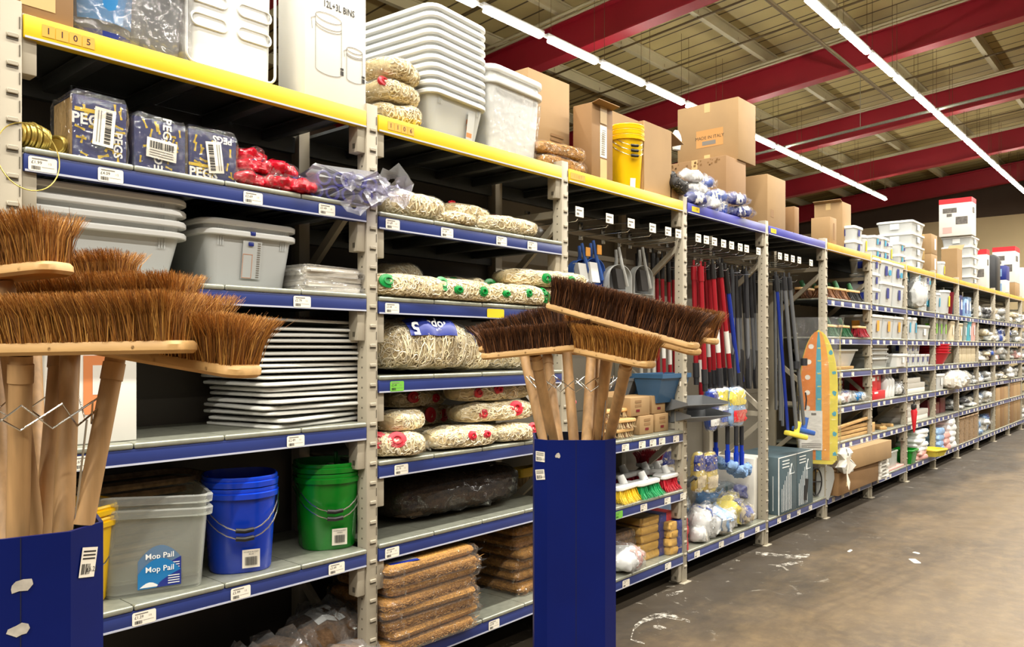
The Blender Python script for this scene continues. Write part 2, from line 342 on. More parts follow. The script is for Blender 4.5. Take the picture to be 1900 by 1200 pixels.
# ================================================================== SETTING
G = M_
def roof_z(Y): return 7.676-.086*Y                 # underside of the rafters
def build_shell():
    mb = MB(); mb.quad((-8,-9,0), (34,-9,0), (34,16,0), (-8,16,0))
    def gp(u, v, z=.0012): p = W(u, v, FO*EYE/(v-V0)); return (p.x, p.y, z)
    for pts in (((1171,1182,3), (1177,1164,4), (1192,1152,4), (1212,1144,5), (1232,1141,5), (1256,1146,4), (1280,1153,2)), ((1212,1162,2), (1224,1164,4), (1236,1166,2)), ((1170,1186,1), (1184,1190,2), (1196,1194,1)), ((1402,1026,2), (1425,1028,3), (1450,1030,2), (1480,1033,4), (1502,1030,3)), ((1440,1050,2), (1465,1046,3), (1490,1042,1)), ((1236,1105,2), (1256,1100,3), (1268,1096,1))):
        mb.loft([[gp(u, v-w), gp(u, v+w)] for u, v, w in pts], 1, None, False, False, closed=False)
    struct(mb.obj('floor', [G['floor'], G['scuff_w']], smooth=False))
    mb = MB(); z = .9
    mb.quad((-8,-9,roof_z(-9)+z), (-8,16,roof_z(16)+z), (34,16,roof_z(16)+z), (34,-9,roof_z(-9)+z)); struct(mb.obj('ceiling', G['deck']))
    mb = MB(); mb.box(33,-9,0, 33.15,16,6.25, 0); mb.box(33.02,-9,6.25, 33.15,16,9.4, 1); struct(mb.obj('wall_end', [G['wall_c'], G['wall_d']]))
    mb = MB(); mb.box(-8,15.9,0, 34,16,8, 0); struct(mb.obj('wall_side', [G['wall_d']]))
    # rafters (I-sections sloping with the roof)
    y0, y1 = -9, 15.9
    for X in (1.5, 6.7, 11.85, 16.95, 21.9, 27.2, 32.1):
        mb = MB()
        for (hw, a, b) in ((.15, 0, .03), (.03, .03, .6), (.15, .6, .63)):
            mb.add([(X-hw,y0,roof_z(y0)+a),(X+hw,y0,roof_z(y0)+a),(X+hw,y1,roof_z(y1)+a),(X-hw,y1,roof_z(y1)+a),
                    (X-hw,y0,roof_z(y0)+b),(X+hw,y0,roof_z(y0)+b),(X+hw,y1,roof_z(y1)+b),(X-hw,y1,roof_z(y1)+b)],
                   [(3,2,1,0),(4,5,6,7),(0,1,5,4),(1,2,6,5),(2,3,7,6),(3,0,4,7)])
        struct(mb.obj('roof_beam', G['red_beam'], smooth=False))
    for Y in (.2, 1.9, 3.6, 5.3, 7.1, 8.8, 10.5, 12.2, 13.9):
        mb = MB(); zz = roof_z(Y)+.63
        mb.box(-8,Y-.05,zz, 33,Y+.05,zz+.03); mb.box(-8,Y-.012,zz+.03, 33,Y+.012,zz+.24); mb.box(-8,Y-.05,zz+.22, 33,Y+.05,zz+.25)
        struct(mb.obj('roof_purlin', G['purlin'], smooth=False))
    for X in (8.4, 10.1, 13.5, 15.2, 18.6, 20.2, 23.6, 25.3, 29):
        mb = MB(); mb.tube([(X,-9,roof_z(-9)+.6), (X,15.8,roof_z(15.8)+.6)], .02, 6)
        for Y in (1.9, 3.6, 5.3, 7.1, 8.8, 10.5, 12.2): mb.tube([(X,Y,roof_z(Y)+.6), (X,Y,roof_z(Y)+.75)], .015, 5)
        struct(mb.obj('roof_rod_trim', G['rod']))
    for X in (11.35, 16.45, 21.4, 26.7):
        mb = MB()
        for d in (0, .16): mb.tube([(X+d,-9,roof_z(-9)+.55), (X+d,15.8,roof_z(15.8)+.55)], .03, 6)
        struct(mb.obj('roof_pipe_trim', G['purlin']))
    mb = MB(); mb.tube([(5,5.3,7.15), (19.3,5.3,7.15)], .035, 8); struct(mb.obj('roof_conduit_trim', G['rod']))
    mb = MB(); f = lambda Y: 6.66+.076*(4.37-Y)+.1
    mb.tube([(19.35,10,f(10)), (19.35,-3,f(-3))], .035, 8)
    for Y in (9.5, 6, 2.6, -2): mb.tube([(19.35,Y,f(Y)), (19.35,Y,roof_z(Y)+.7)], .006, 4)
    struct(mb.obj('roof_cable_trim', G['galv']))
def build_lights():
    hb = MB(); hb.rbox(-.7,-.035,.02, .7,.035,.075, .008); hb.box(-.745,-.02,.0, .745,.02,.04)
    hm = hb.mesh('housing', G['white'])
    tb = MB(); tb.loft([[(x, .06*math.cos(2*PI*k/14), -.02+.036*math.sin(2*PI*k/14)) for k in range(14)] for x in (-.63, .63)])
    tm = tb.mesh('tube', G['tube'])
    for nm, Y, Z, xs, n in (('over the middle of the roof', 4.37, 6.66, 9.35, 15), ('behind the racking top', 7.8, 6.4, 6.05, 15)):
        for i in range(n):
            X = xs+1.5*i
            if i == 0:
                t = thing('strip_light', '', 'light', (X, Y, Z), 0, 'strip lights in the row '+nm)
                inst('housing', hm, t); inst('tube', tm, t)
                w = MB(); 
                for s in (-.6, .6): w.tube([(s,0,.06), (s,0,roof_z(Y)+.75-Z)], .004, 4)
                w.obj('hanger_wire', G['rod'], t)
                p = t
            else: t = dup(p, '', (X, Y, Z))
            t['label'] = f'lit white fluorescent strip light, {ordw(i)} from the near end of the row {"nearer the aisle" if Y < 5 else "over the racking"}'
    def area(loc, sx, sy, power, col=(1,.95,.85), tilt=0):
        l = bpy.data.lights.new('unseen_lamp', 'AREA'); l.shape = 'RECTANGLE'; l.size = sx; l.size_y = sy; l.energy = power; l.color = col
        o = bpy.data.objects.new('unseen_lamp', l); C.objects.link(o); o.location = loc; o.rotation_euler = (tilt, 0, 0)
    # further strip light rows outside the frame; the last lamp is an added fill
    area((10, .94, 6.75), 42, .12, 2300)
    area((10, -2.5, 6.95), 42, .12, 1700)
    area((10, -6, 7.1), 42, .12, 700)
    area((.8, 4.37, 6.62), 15.5, .12, 420)
    area((-1, 7.8, 6.38), 11.5, .12, 200)
    area((12, 11.2, 6.2), 34, .12, 700)  # added lamp to brighten the ceiling, not a known strip row
def build_camera():
    cam = bpy.data.cameras.new('camera'); cam.sensor_width = 36; cam.lens = FO/1900*36; cam.shift_y = (V0-600)/1900
    cam.clip_start = .05; cam.clip_end = 200
    o = bpy.data.objects.new('camera', cam); C.objects.link(o); o.location = (0, 0, EYE); o.rotation_euler = (PI/2, 0, TH-PI/2)
    sc = bpy.context.scene; sc.camera = o
    w = bpy.data.worlds.new('world'); sc.world = w; w.use_nodes = True
    b = w.node_tree.nodes['Background']; b.inputs[0].default_value = (1, .9, .75, 1); b.inputs[1].default_value = .12
    sc.view_settings.view_transform = 'Standard'; sc.view_settings.look = 'None'; sc.view_settings.exposure = 0.5
    sc.cycles.use_denoising = True; sc.cycles.max_bounces = 7; sc.cycles.transparent_max_bounces = 14; sc.cycles.use_adaptive_sampling = True; sc.cycles.adaptive_threshold = .02
    sc.cycles.diffuse_bounces = 4; sc.cycles.caustics_reflective = False; sc.cycles.caustics_refractive = False
# ================================================================== RACKING
LV = {1: [2.437,2.066,1.715,1.208,.708,.2], 2: [2.437,2.049,1.708,1.39,1.047,.715,.26], 3: [2.437,.977,.604,.2], 4: [2.437,.2], 5: [2.437,.2]}
for i in range(6, 15): LV[i] = [2.437,1.95,1.605,1.3,.975,.645,.19]
BN = {i: ORD[i-1]+' bay' for i in range(1, 15)}
def build_uprights():
    fp = MB(); fp.rbox(-.0275,0,0, .0275,.06,2.47, .003)
    z = .1
    while z < 2.44:
        fp.rbox(-.012,-.006,z, .018,.004,z+.013, .002, 0, seg=1); fp.box(-.012,-.0012,z-.006, .018,.004,z, 1)
        fp.box(.020,-.0015,z+.03, .0225,.004,z+.062, 1)
        z += .078
    z = .06
    while z < 2.45: fp.box(-.0282,.026,z, -.027,.033,z+.007, 1); z += .04
    fm = fp.mesh('front_post', [G['post'], G['post_shade']])
    bp_ = MB(); bp_.rbox(-.0275,DEP-.06,0, .0275,DEP,2.47, .003); bm = bp_.mesh('back_post', G['post'])
    def bar(a, b, w=.018):
        m = MB(); A, B = Vector(a), Vector(b); d = (B-A); L_ = d.length; ang = math.atan2(d.z, d.y)
        m.box(-.012,0,-w, .012,L_,w, 0, Matrix.Translation(A) @ RX(ang)); return m.mesh('brace', G['post'])
    hz = [bar((0,.03,2.2),(0,DEP-.03,2.2)), bar((0,.03,.1),(0,DEP-.03,.1)), bar((0,.03,1.0),(0,DEP-.03,1.0))]
    dg = [bar((0,.03,2.17),(0,DEP-.03,1.78)), bar((0,DEP-.03,1.42),(0,.03,1.02)), bar((0,.03,.95),(0,DEP-.03,.55)), bar((0,DEP-.03,.5),(0,.03,.14))]
    ft = MB(); ft.rbox(-.05,-.02,0, .05,.09,.008, .002); fo = ft.mesh('foot_plate', G['post'])
    for n in range(1, 16):
        t = thing('upright_frame', f'beige slotted steel upright frame, {ordw(n-1)} along the racking from the near end', 'upright frame', (BX(n), YF, 0), 0, 'upright frames of the racking')
        inst('front_post', fm, t); inst('back_post', bm, t); inst('foot_plate', fo, t)
        for m in hz+dg: inst('brace', m, t)
def label_mesh(price, sticker='paper', plain=False):
    m = MB(); w, h = .037, .0205
    m.add([(x, y, 0) for x, y, _ in rr(2*w, 2*h, .006)], [tuple(range(20))])
    if not plain:
        m.quad((-.028,.0125,.0004), (.012,.0125,.0004), (.012,.0155,.0004), (-.028,.0155,.0004), 2)
        if price: m.text(price, .0125, 1, T(-.016, .004, .0004))
        m.text('1/2', .008, 2, T(.018, .004, .0004))
        x = -.029
        r = random.Random(3)
        while x < -.008:
            b = r.choice((.0007, .0014, .0021)); m.quad((x,-.016,.0004), (x+b,-.016,.0004), (x+b,-.006,.0004), (x,-.006,.0004), 1); x += b+r.choice((.0007, .0014))
        m.quad((-.004,-.008,.0004), (.03,-.008,.0004), (.03,-.007,.0004), (-.004,-.007,.0004), 2)
    return m.mesh('price_label', [G[sticker], G['ink'], G['ink_g']], smooth=False)
def build_shelves():
    Lb = BAY-.062
    # shared pieces, local origin: near end, front, top surface
    def beam(h, m, lip):
        b = MB(); b.rbox(0,-.004,-lip-h, Lb,.03,-lip, .003)
        b.box(.002,-.0055,-lip-h, Lb-.002,-.003,-lip-h+.006, 1)
        return b.mesh('front_beam', [m, G['edge']])
    beams = {'blue': beam(.05, G['blue'], .019), 'bluedk': beam(.05, G['blue_dk'], .019), 'yellow': beam(.066, G['yellow'], 0), 'yeldk': beam(.066, G['yellow_dk'], 0), 'violet': beam(.066, G['violet'], 0)}
    bb = MB(); bb.rbox(0,DEP-.035,-.09, Lb,DEP-.005,-.02, .003); backb = bb.mesh('back_beam', G['galv_shade'])
    np_ = 4; pw = Lb/np_
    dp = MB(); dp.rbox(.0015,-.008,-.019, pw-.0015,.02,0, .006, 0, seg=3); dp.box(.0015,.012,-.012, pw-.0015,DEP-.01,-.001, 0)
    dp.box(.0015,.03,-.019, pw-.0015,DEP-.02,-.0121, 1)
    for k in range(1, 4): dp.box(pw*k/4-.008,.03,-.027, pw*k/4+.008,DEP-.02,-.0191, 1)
    deck = dp.mesh('deck_panel', [G['galv'], G['galv_shade']])
    tp = MB(); tp.box(.0015,.01,-.016, pw-.0015,DEP-.01,-.003, 1); deck_t = tp.mesh('deck_panel', [G['galv'], G['galv_shade']])
    br = MB(); br.rbox(-.022,.004,-.165, .016,.06,.005, .003); br.box(-.0225,.02,-.15, -.0215,.035,-.13, 1); brk = br.mesh('bracket', [G['post'], G['post_shade']])
    xb = MB(); xb.rbox(-.02,.03,-.066, .02,DEP-.035,-.028, .004); xb.box(-.032,.03,-.03, .032,DEP-.035,-.027); xbar = xb.mesh('crossbar', G['galv_shade'])
    labs = {p: label_mesh(p) for p in ('£1.99','£4.09','£2.69','£3.49','£2.79','£2.49','£1.29','£3.99','£1.69','£5.99')}
    labs['yel'] = label_mesh('', 'tagye', True); labs['grn'] = label_mesh('£2.49', 'taggr')
    far = label_mesh('', 'paper'); prices = [k for k in labs if k[0] == '£']
    NUM = {1: '1105', 2: '1106', 3: '1107', 4: '1108', 5: '1109'}
    LABU = {(1,1): [(78,'£1.99'),(204,'£4.09'),(468,'£2.69'),(605,'£3.49')], (1,2): [(559,'£2.79')], (1,3): [(152,'£1.69'),(547,'£2.49')], (1,4): [(266,'£1.29'),(445,'£3.99'),(623,'£3.49')],
            (2,1): [(727,'£1.69'),(828,'£1.29'),(929,'£2.79'),(986,'£2.49')], (2,2): [(726,'£3.49'),(918,'yel')], (2,3): [(735,'grn')], (2,4): [(743,'£2.79')], (2,5): [(726,'£1.29')], (2,6): [(915,'£5.99')],
            (3,1): [(1159,'£1.29'),(1190,'£1.69'),(1210,'£1.99'),(1227,'£2.49'),(1253,'£2.79')], (3,2): [(1147,'grn'),(1193,'£1.29'),(1237,'£1.99'),(1266,'£2.79')], (3,3): [(1160,'£2.49'),(1238,'£1.69')],
            (4,1): [(1292,'£1.69'),(1337,'£2.49'),(1375,'£1.29'),(1404,'£1.99')]}
    r = random.Random(5)
    for b in LV:
        for j, z in enumerate(LV[b]):
            top = j == 0
            kind = ('yellow' if b <= 3 else 'violet' if b <= 5 else 'yeldk') if top else ('blue' if b <= 3 else 'bluedk')
            col = {'yellow':'yellow', 'yeldk':'dull yellow', 'violet':'violet blue', 'blue':'blue', 'bluedk':'faded blue'}[kind]
            nlv = len(LV[b])
            where = 'top' if top else 'bottom' if j == nlv-1 else ORD[j]
            t = thing('racking_shelf', f'{where} shelf{" down" if where not in ("top", "bottom") else ""} of the {BN[b]}, {col} front beam and steel deck', 'shelf', (BX(b)+.031, YF, z), 0, f'shelves of the racking')
            inst('front_beam', beams[kind], t)
            if b <= 5 or top: inst('back_beam', backb, t)
            for k in range(np_): inst('deck_panel', deck_t if top else deck, t, (k*pw, 0, 0))
            if b <= 7: 
                inst('bracket', brk, t, (Lb-.014, .004, -.02 if not top else 0))
                if b < 3: inst('bracket', brk, t, (.0205, .004, -.02 if not top else 0))
            if b <= 5 and (top or b <= 2):
                for f in (.19, .42, .66, .88): inst('crossbar', xbar, t, (f*Lb, 0, 0))
            lz = -.019-.026
            if (b, j) in LABU:
                for u, p in LABU[(b, j)]:
                    X = PX(u, YF); o = inst('price_label', labs[p], t, (X-BX(b)-.031, -.0062, lz), (PI/2, 0, 0), (1.6,1,1) if p == 'yel' else (1,1,1))
                    if p in ('yel', 'grn'): o['label'] = 'yellow shelf ticket' if p == 'yel' else 'green price label'
            elif not top:
                for k in range(r.randint(3, 5)):
                    inst('price_label', far if b > 4 else labs[r.choice(prices)], t, (.1+k*.24+r.uniform(0, .1), -.0062, lz), (PI/2, 0, 0))
            if top and b in NUM:
                m = MB(); bx = {1: .045, 2: .045, 3: .01, 4: .05, 5: .03}[b]; sc = 1 if b < 4 else .8
                if b < 3:
                    for q, ch in enumerate(NUM[b]):
                        m.quad((bx+q*.036,-.0052,-.05), (bx+q*.036+.034,-.0052,-.05), (bx+q*.036+.034,-.0052,-.016), (bx+q*.036,-.0052,-.016), 0)
                        m.text(ch, .026, 1, T(bx+q*.036+.017,-.0056,-.033) @ FRONT, bold=.012)
                else:
                    m.quad((bx,-.0052,-.05), (bx+.13*sc,-.0052,-.05), (bx+.13*sc,-.0052,-.016), (bx,-.0052,-.016), 0)
                    m.text(' '.join(NUM[b]), .026*sc, 1, T(bx+.065*sc,-.0056,-.033) @ FRONT)
                m.obj('bay_number', [G['tagor'] if b < 4 else G['tagye'], G['ink'] if b != 3 else G['ink_o']], t, smooth=False)
    # back panels behind each bay
    for b in LV:
        m = MB(); m.box(0,0,0, BAY-.004,.012,2.43)
        for zz in (.5, 1.1, 1.6, 2.1): m.box(.03,-.004,zz, BAY-.034,.0,zz+.01); 
        o = m.obj('back_panel', G['panel_shade' if b < 3 else 'panel'], None, (BX(b)+.002, YF+DEP+.002, 0), smooth=False)
        tag(o, f'plain grey sheet back panel behind the shelves of the {BN[b]}', 'back panel', 'back panels of the racking')
build_shell(); build_lights(); build_camera(); build_uprights(); build_shelves()
# ================================================================== REUSABLE SHAPES
def bristle_mesh(L, Wd, H, n, mats, seed=1, splay=.18, wid=.0009, lean=0., core=None, rows=None):
    """bristles growing up from a block L x Wd; returns mesh. mats: 3 shades + core"""
    r = random.Random(seed); m = MB()
    nx = max(4, int(L/.022)); ny = rows or 5
    rg = []
    for t, k in ((0, .9), (.4, .88), (.74, .8)):
        rg.append(rr((L-.012)*(1+(k-1)*.35), Wd*k*.93, Wd*.3, H*t, 3))
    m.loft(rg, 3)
    for i in range(n):
        a = (r.randrange(nx)+.5)/nx; b = (r.randrange(ny)+.5)/ny
        x = (a-.5)*L*.97+r.gauss(0, .0045); y = (b-.5)*Wd*.9+r.gauss(0, .004)
        if r.random() < .45: y = math.copysign(Wd*.45, r.random()-.5)+r.gauss(0, .0025)
        h = H*r.uniform(.9, 1.03)
        ex = splay*(x/(L/2))**3*.045+r.gauss(0, .006)+lean; ey = y/Wd*splay*.16+r.gauss(0, .006)
        if r.random() < .02: ex += r.gauss(0, .02); ey += r.gauss(0, .015); h *= 1.08
        p0 = Vector((x, y, 0)); p2 = Vector((x+ex, y+ey, h)); p1 = p0.lerp(p2, .55)-Vector((ex*.25, ey*.25, 0))+Vector((r.gauss(0,.0025), r.gauss(0,.0025), 0))
        an = r.uniform(0, PI); s = Vector((math.cos(an), math.sin(an), 0))*wid
        m.add([p0-s, p0+s, p1+s*.9, p1-s*.9, p2+s*.35, p2-s*.35], [(0,1,2,3), (3,2,4,5)], r.choice((0,0,1,2)))
    return m.mesh('bristles', mats, smooth=False)
def block_mesh(L, Wd=.062, H=.026, mt='wood', end=.022):
    m = MB()
    ring = lambda z, k: rr(L-k, Wd-k, end, z, 5)
    m.loft([ring(0, .008), ring(.005, 0), ring(H-.005, 0), ring(H, .006)])
    for x in (-L*.36, -L*.12, L*.14, L*.38): m.lathe([(.0001,0), (.003,0)], 6, 0, T(x, -Wd/2, H/2) @ RX(PI/2))
    return m.mesh('head_block', G[mt])
def superell(L, Wd, H, seed, p=3., amp=.06, nu=18, nv=18, k=1., crump=0.):
    """sack surface function, lying on z=0, along x"""
    off = Vector((seed*3.1, seed*1.7, 0))
    def f(u, v):
        x = (u-.5)*2
        s = max(0., 1-abs(x)**p)**(1/p)
        a = 2*PI*v; c_, s_ = math.cos(a), math.sin(a)
        e = .75
        y = math.copysign(abs(c_)**e, c_)*Wd/2*s*k
        z = math.copysign(abs(s_)**e, s_)*H/2*s*k
        nz = mnoise.noise(Vector((x*L*9, y*9, z*9))+off)*amp
        if crump: q = Vector((x*L*15, y*15, z*15))+off; nz += (abs(mnoise.noise(q))-.25)*crump+(abs(mnoise.noise(q*2.1))-.25)*crump*.5
        z = z*(1+nz*1.2); y *= 1+nz
        zc = H/2
        if z < -H/2*.7: z = -H/2*.7-(abs(z)-H/2*.7)*.4
        return Vector((x*L/2*k, y, zc+z*1.0))
    return f
def sack_mb(f, nu=18, nv=18, mi=0, m=None):
    m = m or MB()
    m.loft([[f(.5-.5*math.cos(PI*(.02+.96*i/nu)), j/nv) for j in range(nv)] for i in range(nu+1)], mi)
    return m
def strand_mb(f, n, seed, m, mis=(0,), r0=.0026, steps=9, ln=.1, along=1., z0=.0):
    r = random.Random(seed)
    for _ in range(n):
        u, v = r.uniform(.05, .95), r.random(); d = r.choice((-1, 1)); th = r.gauss(0, .5) if along > .5 else r.uniform(0, 6.28)
        pts = []; ph = r.uniform(0, 6); k = r.uniform(1.0, 1.05)
        for i in range(steps):
            uu = min(.97, max(.03, u)); p = f(uu, v); c = Vector((p.x, 0, z0)); 
            q = Vector((p.x, 0, f(.5,0).z)); pts.append(q+(p-q)*k)
            th2 = th+.9*math.sin(ph+i*.8)
            u += d*ln/steps*math.cos(th2)*1.9; v += ln/steps*math.sin(th2)*2.2
        m.tube(pts, r0, 3, r.choice(mis), caps=False)
def film_tail(m, f, L, seed, n=10):
    """crumpled twist of film at the +x end"""
    r = random.Random(seed); rings = []
    for i, (x, s) in enumerate(((L*.46, .5), (L*.5, .22), (L*.54, .2), (L*.6, .34))):
        c = f(.5, .25).z*.45
        rings.append([(x+r.uniform(-.006, .006), math.cos(2*PI*k/n)*s*.12*(1+r.uniform(-.35, .35)), c*.9+math.sin(2*PI*k/n)*s*.07*(1+r.uniform(-.35, .35))) for k in range(n)])
    m.loft(rings, 0, None, False, False)
def mop_pack(label, L, Wd, H, seed, loc, rz=0, plugs=(), strands=150, plug_mat='red_p', group='bagged mop heads', film='film', tail=True, along=1., roll=False, tilt=(0,0), cat='mop bag'):
    t = thing('bagged_mop', label, cat, loc, rz, group)
    t.rotation_euler = (tilt[0], tilt[1], rz)
    f = superell(L, Wd, H, seed, 4. if roll else 3., .09 if roll else .14)
    m = sack_mb(f, 16, 16); strand_mb(f, int(strands*1.8), seed, m, (1, 1, 2), along=along)
    m.obj('yarn', [G['yarn_b'], G['yarn'], G['yarn_c']], t)
    for (u, v, s) in plugs:
        if v > .5: v -= .2
        p = f(u, v); c = Vector((p.x, 0, H/2)); d = (p-c).normalized(); q = d.to_track_quat('Z', 'Y').to_matrix().to_4x4()
        pm = MB(); pm.lathe([(.024*s,-.012), (.028*s,.0), (.027*s,.003), (.02*s,.005), (.016*s,.006), (.015*s,.010), (.011*s,.010), (.010*s,.003)], 16, 0, Matrix.Translation(p-d*.002) @ q @ T(0, 0, .003) @ SC(1.15, .8+.3*((seed*7+int(u*10)) % 3)/2, 1), True, True)
        pm.obj('socket', G[plug_mat], t)
    g = superell(L*1.03, Wd*1.06, H*1.07, seed, 3.2, .12, k=1.)
    w = sack_mb(g, 16, 18)
    if tail: film_tail(w, g, L, seed)
    w.obj('plastic_wrap', G[film], t)
    return t
def tub_mesh(w, d, h, taper=.86, rim=.012, rimh=.018, r=.03, th=.003, name='body', mats=None, ribs=True, n=4, base=.0):
    m = MB()
    wt, dt = w-2*rim, d-2*rim
    m.loft([rr(wt*taper, dt*taper, r*.7, base, n), rr(wt, dt, r, h-rimh, n)], 0, None, True, False)
    m.loft([rr(wt, dt, r, h-rimh, n), rr(w-.004, d-.004, r+rim, h-rimh, n), rr(w, d, r+rim, h-rimh*.85, n), rr(w, d, r+rim, h-rimh*.25, n), rr(w-.006, d-.006, r+rim, h, n),
            rr(wt-.004, dt-.004, r, h, n), rr(wt-2*th, dt-2*th, r, h-rimh, n)], 1 if isinstance(mats, (list, tuple)) and len(mats) > 1 else 0, None, False, False)  # two-material boxes: greyer body colour stands for shade below the rims
    m.loft([rr(wt-2*th, dt-2*th, r, h-rimh, n), rr(wt*taper-2*th, dt*taper-2*th, r*.7, base+th, n)], 0, None, False, True)
    if ribs:
        for s in (-1, 1):
            x = s*wt*.36
            for dx in (-.009, .0, .009):
                for side in (-1, 1):
                    y = side*(dt/2)
                    m.add([(x+dx-.002,y-.001,h-rimh-.002),(x+dx+.002,y-.001,h-rimh-.002),(x+dx+.002,y*.985+side*.0012,h-rimh-.035),(x+dx-.002,y*.985+side*.0012,h-rimh-.035),
                           (x+dx-.002,y+side*.0018,h-rimh-.002),(x+dx+.002,y+side*.0018,h-rimh-.002),(x+dx+.002,y*.985+side*.0018,h-rimh-.035),(x+dx-.002,y*.985+side*.0018,h-rimh-.035)], [(4,5,6,7),(0,1,5,4),(2,3,7,6),(0,4,7,3),(1,2,6,5)])
    return m.mesh(name, mats, ang=30)
def carton(label, loc, size, rz=0, m='card', tape=True, flaps=(), group=None, seam=True, prints=(), cat='cardboard box', name='cardboard_box', open_top=False):
    """loc: near bottom front corner; prints: (face, x0,z0,x1,z1, material) or (face, text, x, z, size, material)"""
    w, d, h = size
    t = thing(name, label, cat, loc, rz, group); b = MB()
    if open_top:
        e = .004
        for q in ((0,0,0,w,e,h), (0,d-e,0,w,d,h), (0,e,0,e,d-e,h), (w-e,e,0,w,d-e,h), (e,e,0,w-e,d-e,e)): b.rbox(*q, .0012, 0, seg=1)
    else: b.rbox(0,0,0, w,d,h, .004)
    b.obj('body', [G[m], G['card_in']], t)
    if tape:
        q = MB(); s = .024
        q.box(w/2-s if 0 else 0,0,0,0,0,0) if 0 else None
        q.box(-.0008,d/2-s,h-.07 if h > .1 else h*.6, 0,d/2+s,h+.0008); q.box(w,d/2-s,h*.7, w+.0008,d/2+s,h+.0008)
        if not open_top: q.box(-.0008,d/2-s,h, w+.0008,d/2+s,h+.0008)
        q.box(-.0008,d/2-s,0, 0,d/2+s,.07)
        q.obj('tape', G['tape'], t, smooth=False)
    for (side, ln, ang) in flaps:
        q = MB(); e = .004
        if side == 'front': q.box(.003,-ln,-e, w-.003,0,0); o = q.obj('flap', G['card_in'] if ang < -1 else G[m], t, (0, .0, h), (ang, 0, 0))
        if side == 'back': q.box(.003,0,-e, w-.003,ln,0); o = q.obj('flap', G[m], t, (0, d, h), (ang, 0, 0))
        if side == 'near': q.box(-ln,.003,-e, 0,d-.003,0); o = q.obj('flap', G[m], t, (0, 0, h), (0, ang, 0))
        if side == 'far': q.box(0,.003,-e, ln,d-.003,0); o = q.obj('flap', G[m], t, (w, 0, h), (0, ang, 0))
    if prints:
        q = MB(); mats = []
        def mi(nm):
            if nm not in mats: mats.append(nm)
            return mats.index(nm)
        for pi_, p in enumerate(prints):
            e0 = .0012+.0005*pi_
            F_ = (lambda x, z, e=e0: (x, -e, z)) if p[0] == 'f' else (lambda y, z, e=e0: (-e, d-y, z))
            if isinstance(p[1], str):
                _, tx, x, z, sz, nm = p[:6]
                q.text(tx, sz, mi(nm), Matrix.Translation(F_(x, z)) @ (FRONT if p[0] == 'f' else SIDE))
            else:
                _, x0, z0, x1, z1, nm = p
                q.quad(F_(x0, z0), F_(x1, z0), F_(x1, z1), F_(x0, z1), mi(nm))
        q.obj('print', [G[x] for x in mats], t, smooth=False)
    return t
def bail(t, w, zc, drop, out, r=.0022, grip='black', y0=0., gl=.05):
    """wire carrying handle hanging at the front of a pail of width w"""
    pts = []
    for k in range(15):
        a = PI*k/14
        pts.append((-w/2*math.cos(a)*1.02, y0-out*math.sin(a), zc-drop*math.sin(a)**1.1))
    m = MB(); m.tube(pts, r, 6); o = m.obj('handle', G['wire'], t)
    g = MB(); g.tube([Vector(p) for p in pts[6:9]], .0085, 10); g.obj('grip', G[grip], o)
    return o
def pail_ring(w, d, z, flat=.0, n=40, lip=0.):
    o = []
    for k in range(n):
        a = 2*PI*k/n; c, s = math.cos(a), math.sin(a); e = .72
        x = math.copysign(abs(c)**e, c)*w/2; y = math.copysign(abs(s)**e, s)*d/2
        if lip and s < -.3: x0 = abs(c); y -= lip*max(0, 1-(x0/.5)**2)
        o.append((x, y, z))
    return o
def pail_mesh(w, d, h, rimh=.03, name='body', mt=None, taper=.8, lip=.012):
    m = MB()
    R_ = lambda k, z, e=0., l=0.: pail_ring(w*k+e, d*k+e, z, lip=l)
    m.loft([R_(taper*.96, 0), R_(taper, .008), R_(.97, h-rimh*1.6, 0, lip*.4), R_(.985, h-rimh*1.05, 0, lip*.7), R_(1., h-rimh, .012, lip), R_(1., h-rimh*.5, .016, lip), R_(1., h-rimh*.42, .004, lip), R_(1., h-.006, .010, lip), R_(1., h, .006, lip), R_(1., h, -.004, lip), R_(.97, h-rimh*1.6, -.006, lip*.4), R_(taper, .012, -.008)])
    return m.mesh(name, mt, ang=40)
def barcode(m, x0, x1, z0, z1, y, mi, seed=1, vert=False, M=None):
    r = random.Random(seed); x = x0
    while x < x1:
        b = r.choice((.0008, .0016, .0024, .0032))*(x1-x0)/.06; e = min(x1, x+b)
        q = [(x,y,z0),(e,y,z0),(e,y,z1),(x,y,z1)] if not vert else [(z0,y,x),(z1,y,x),(z1,y,e),(z0,y,e)]
        m.add(q, [(0,1,2,3)], mi, M); x = e+r.choice((.0008, .0016))*(x1-x0)/.06
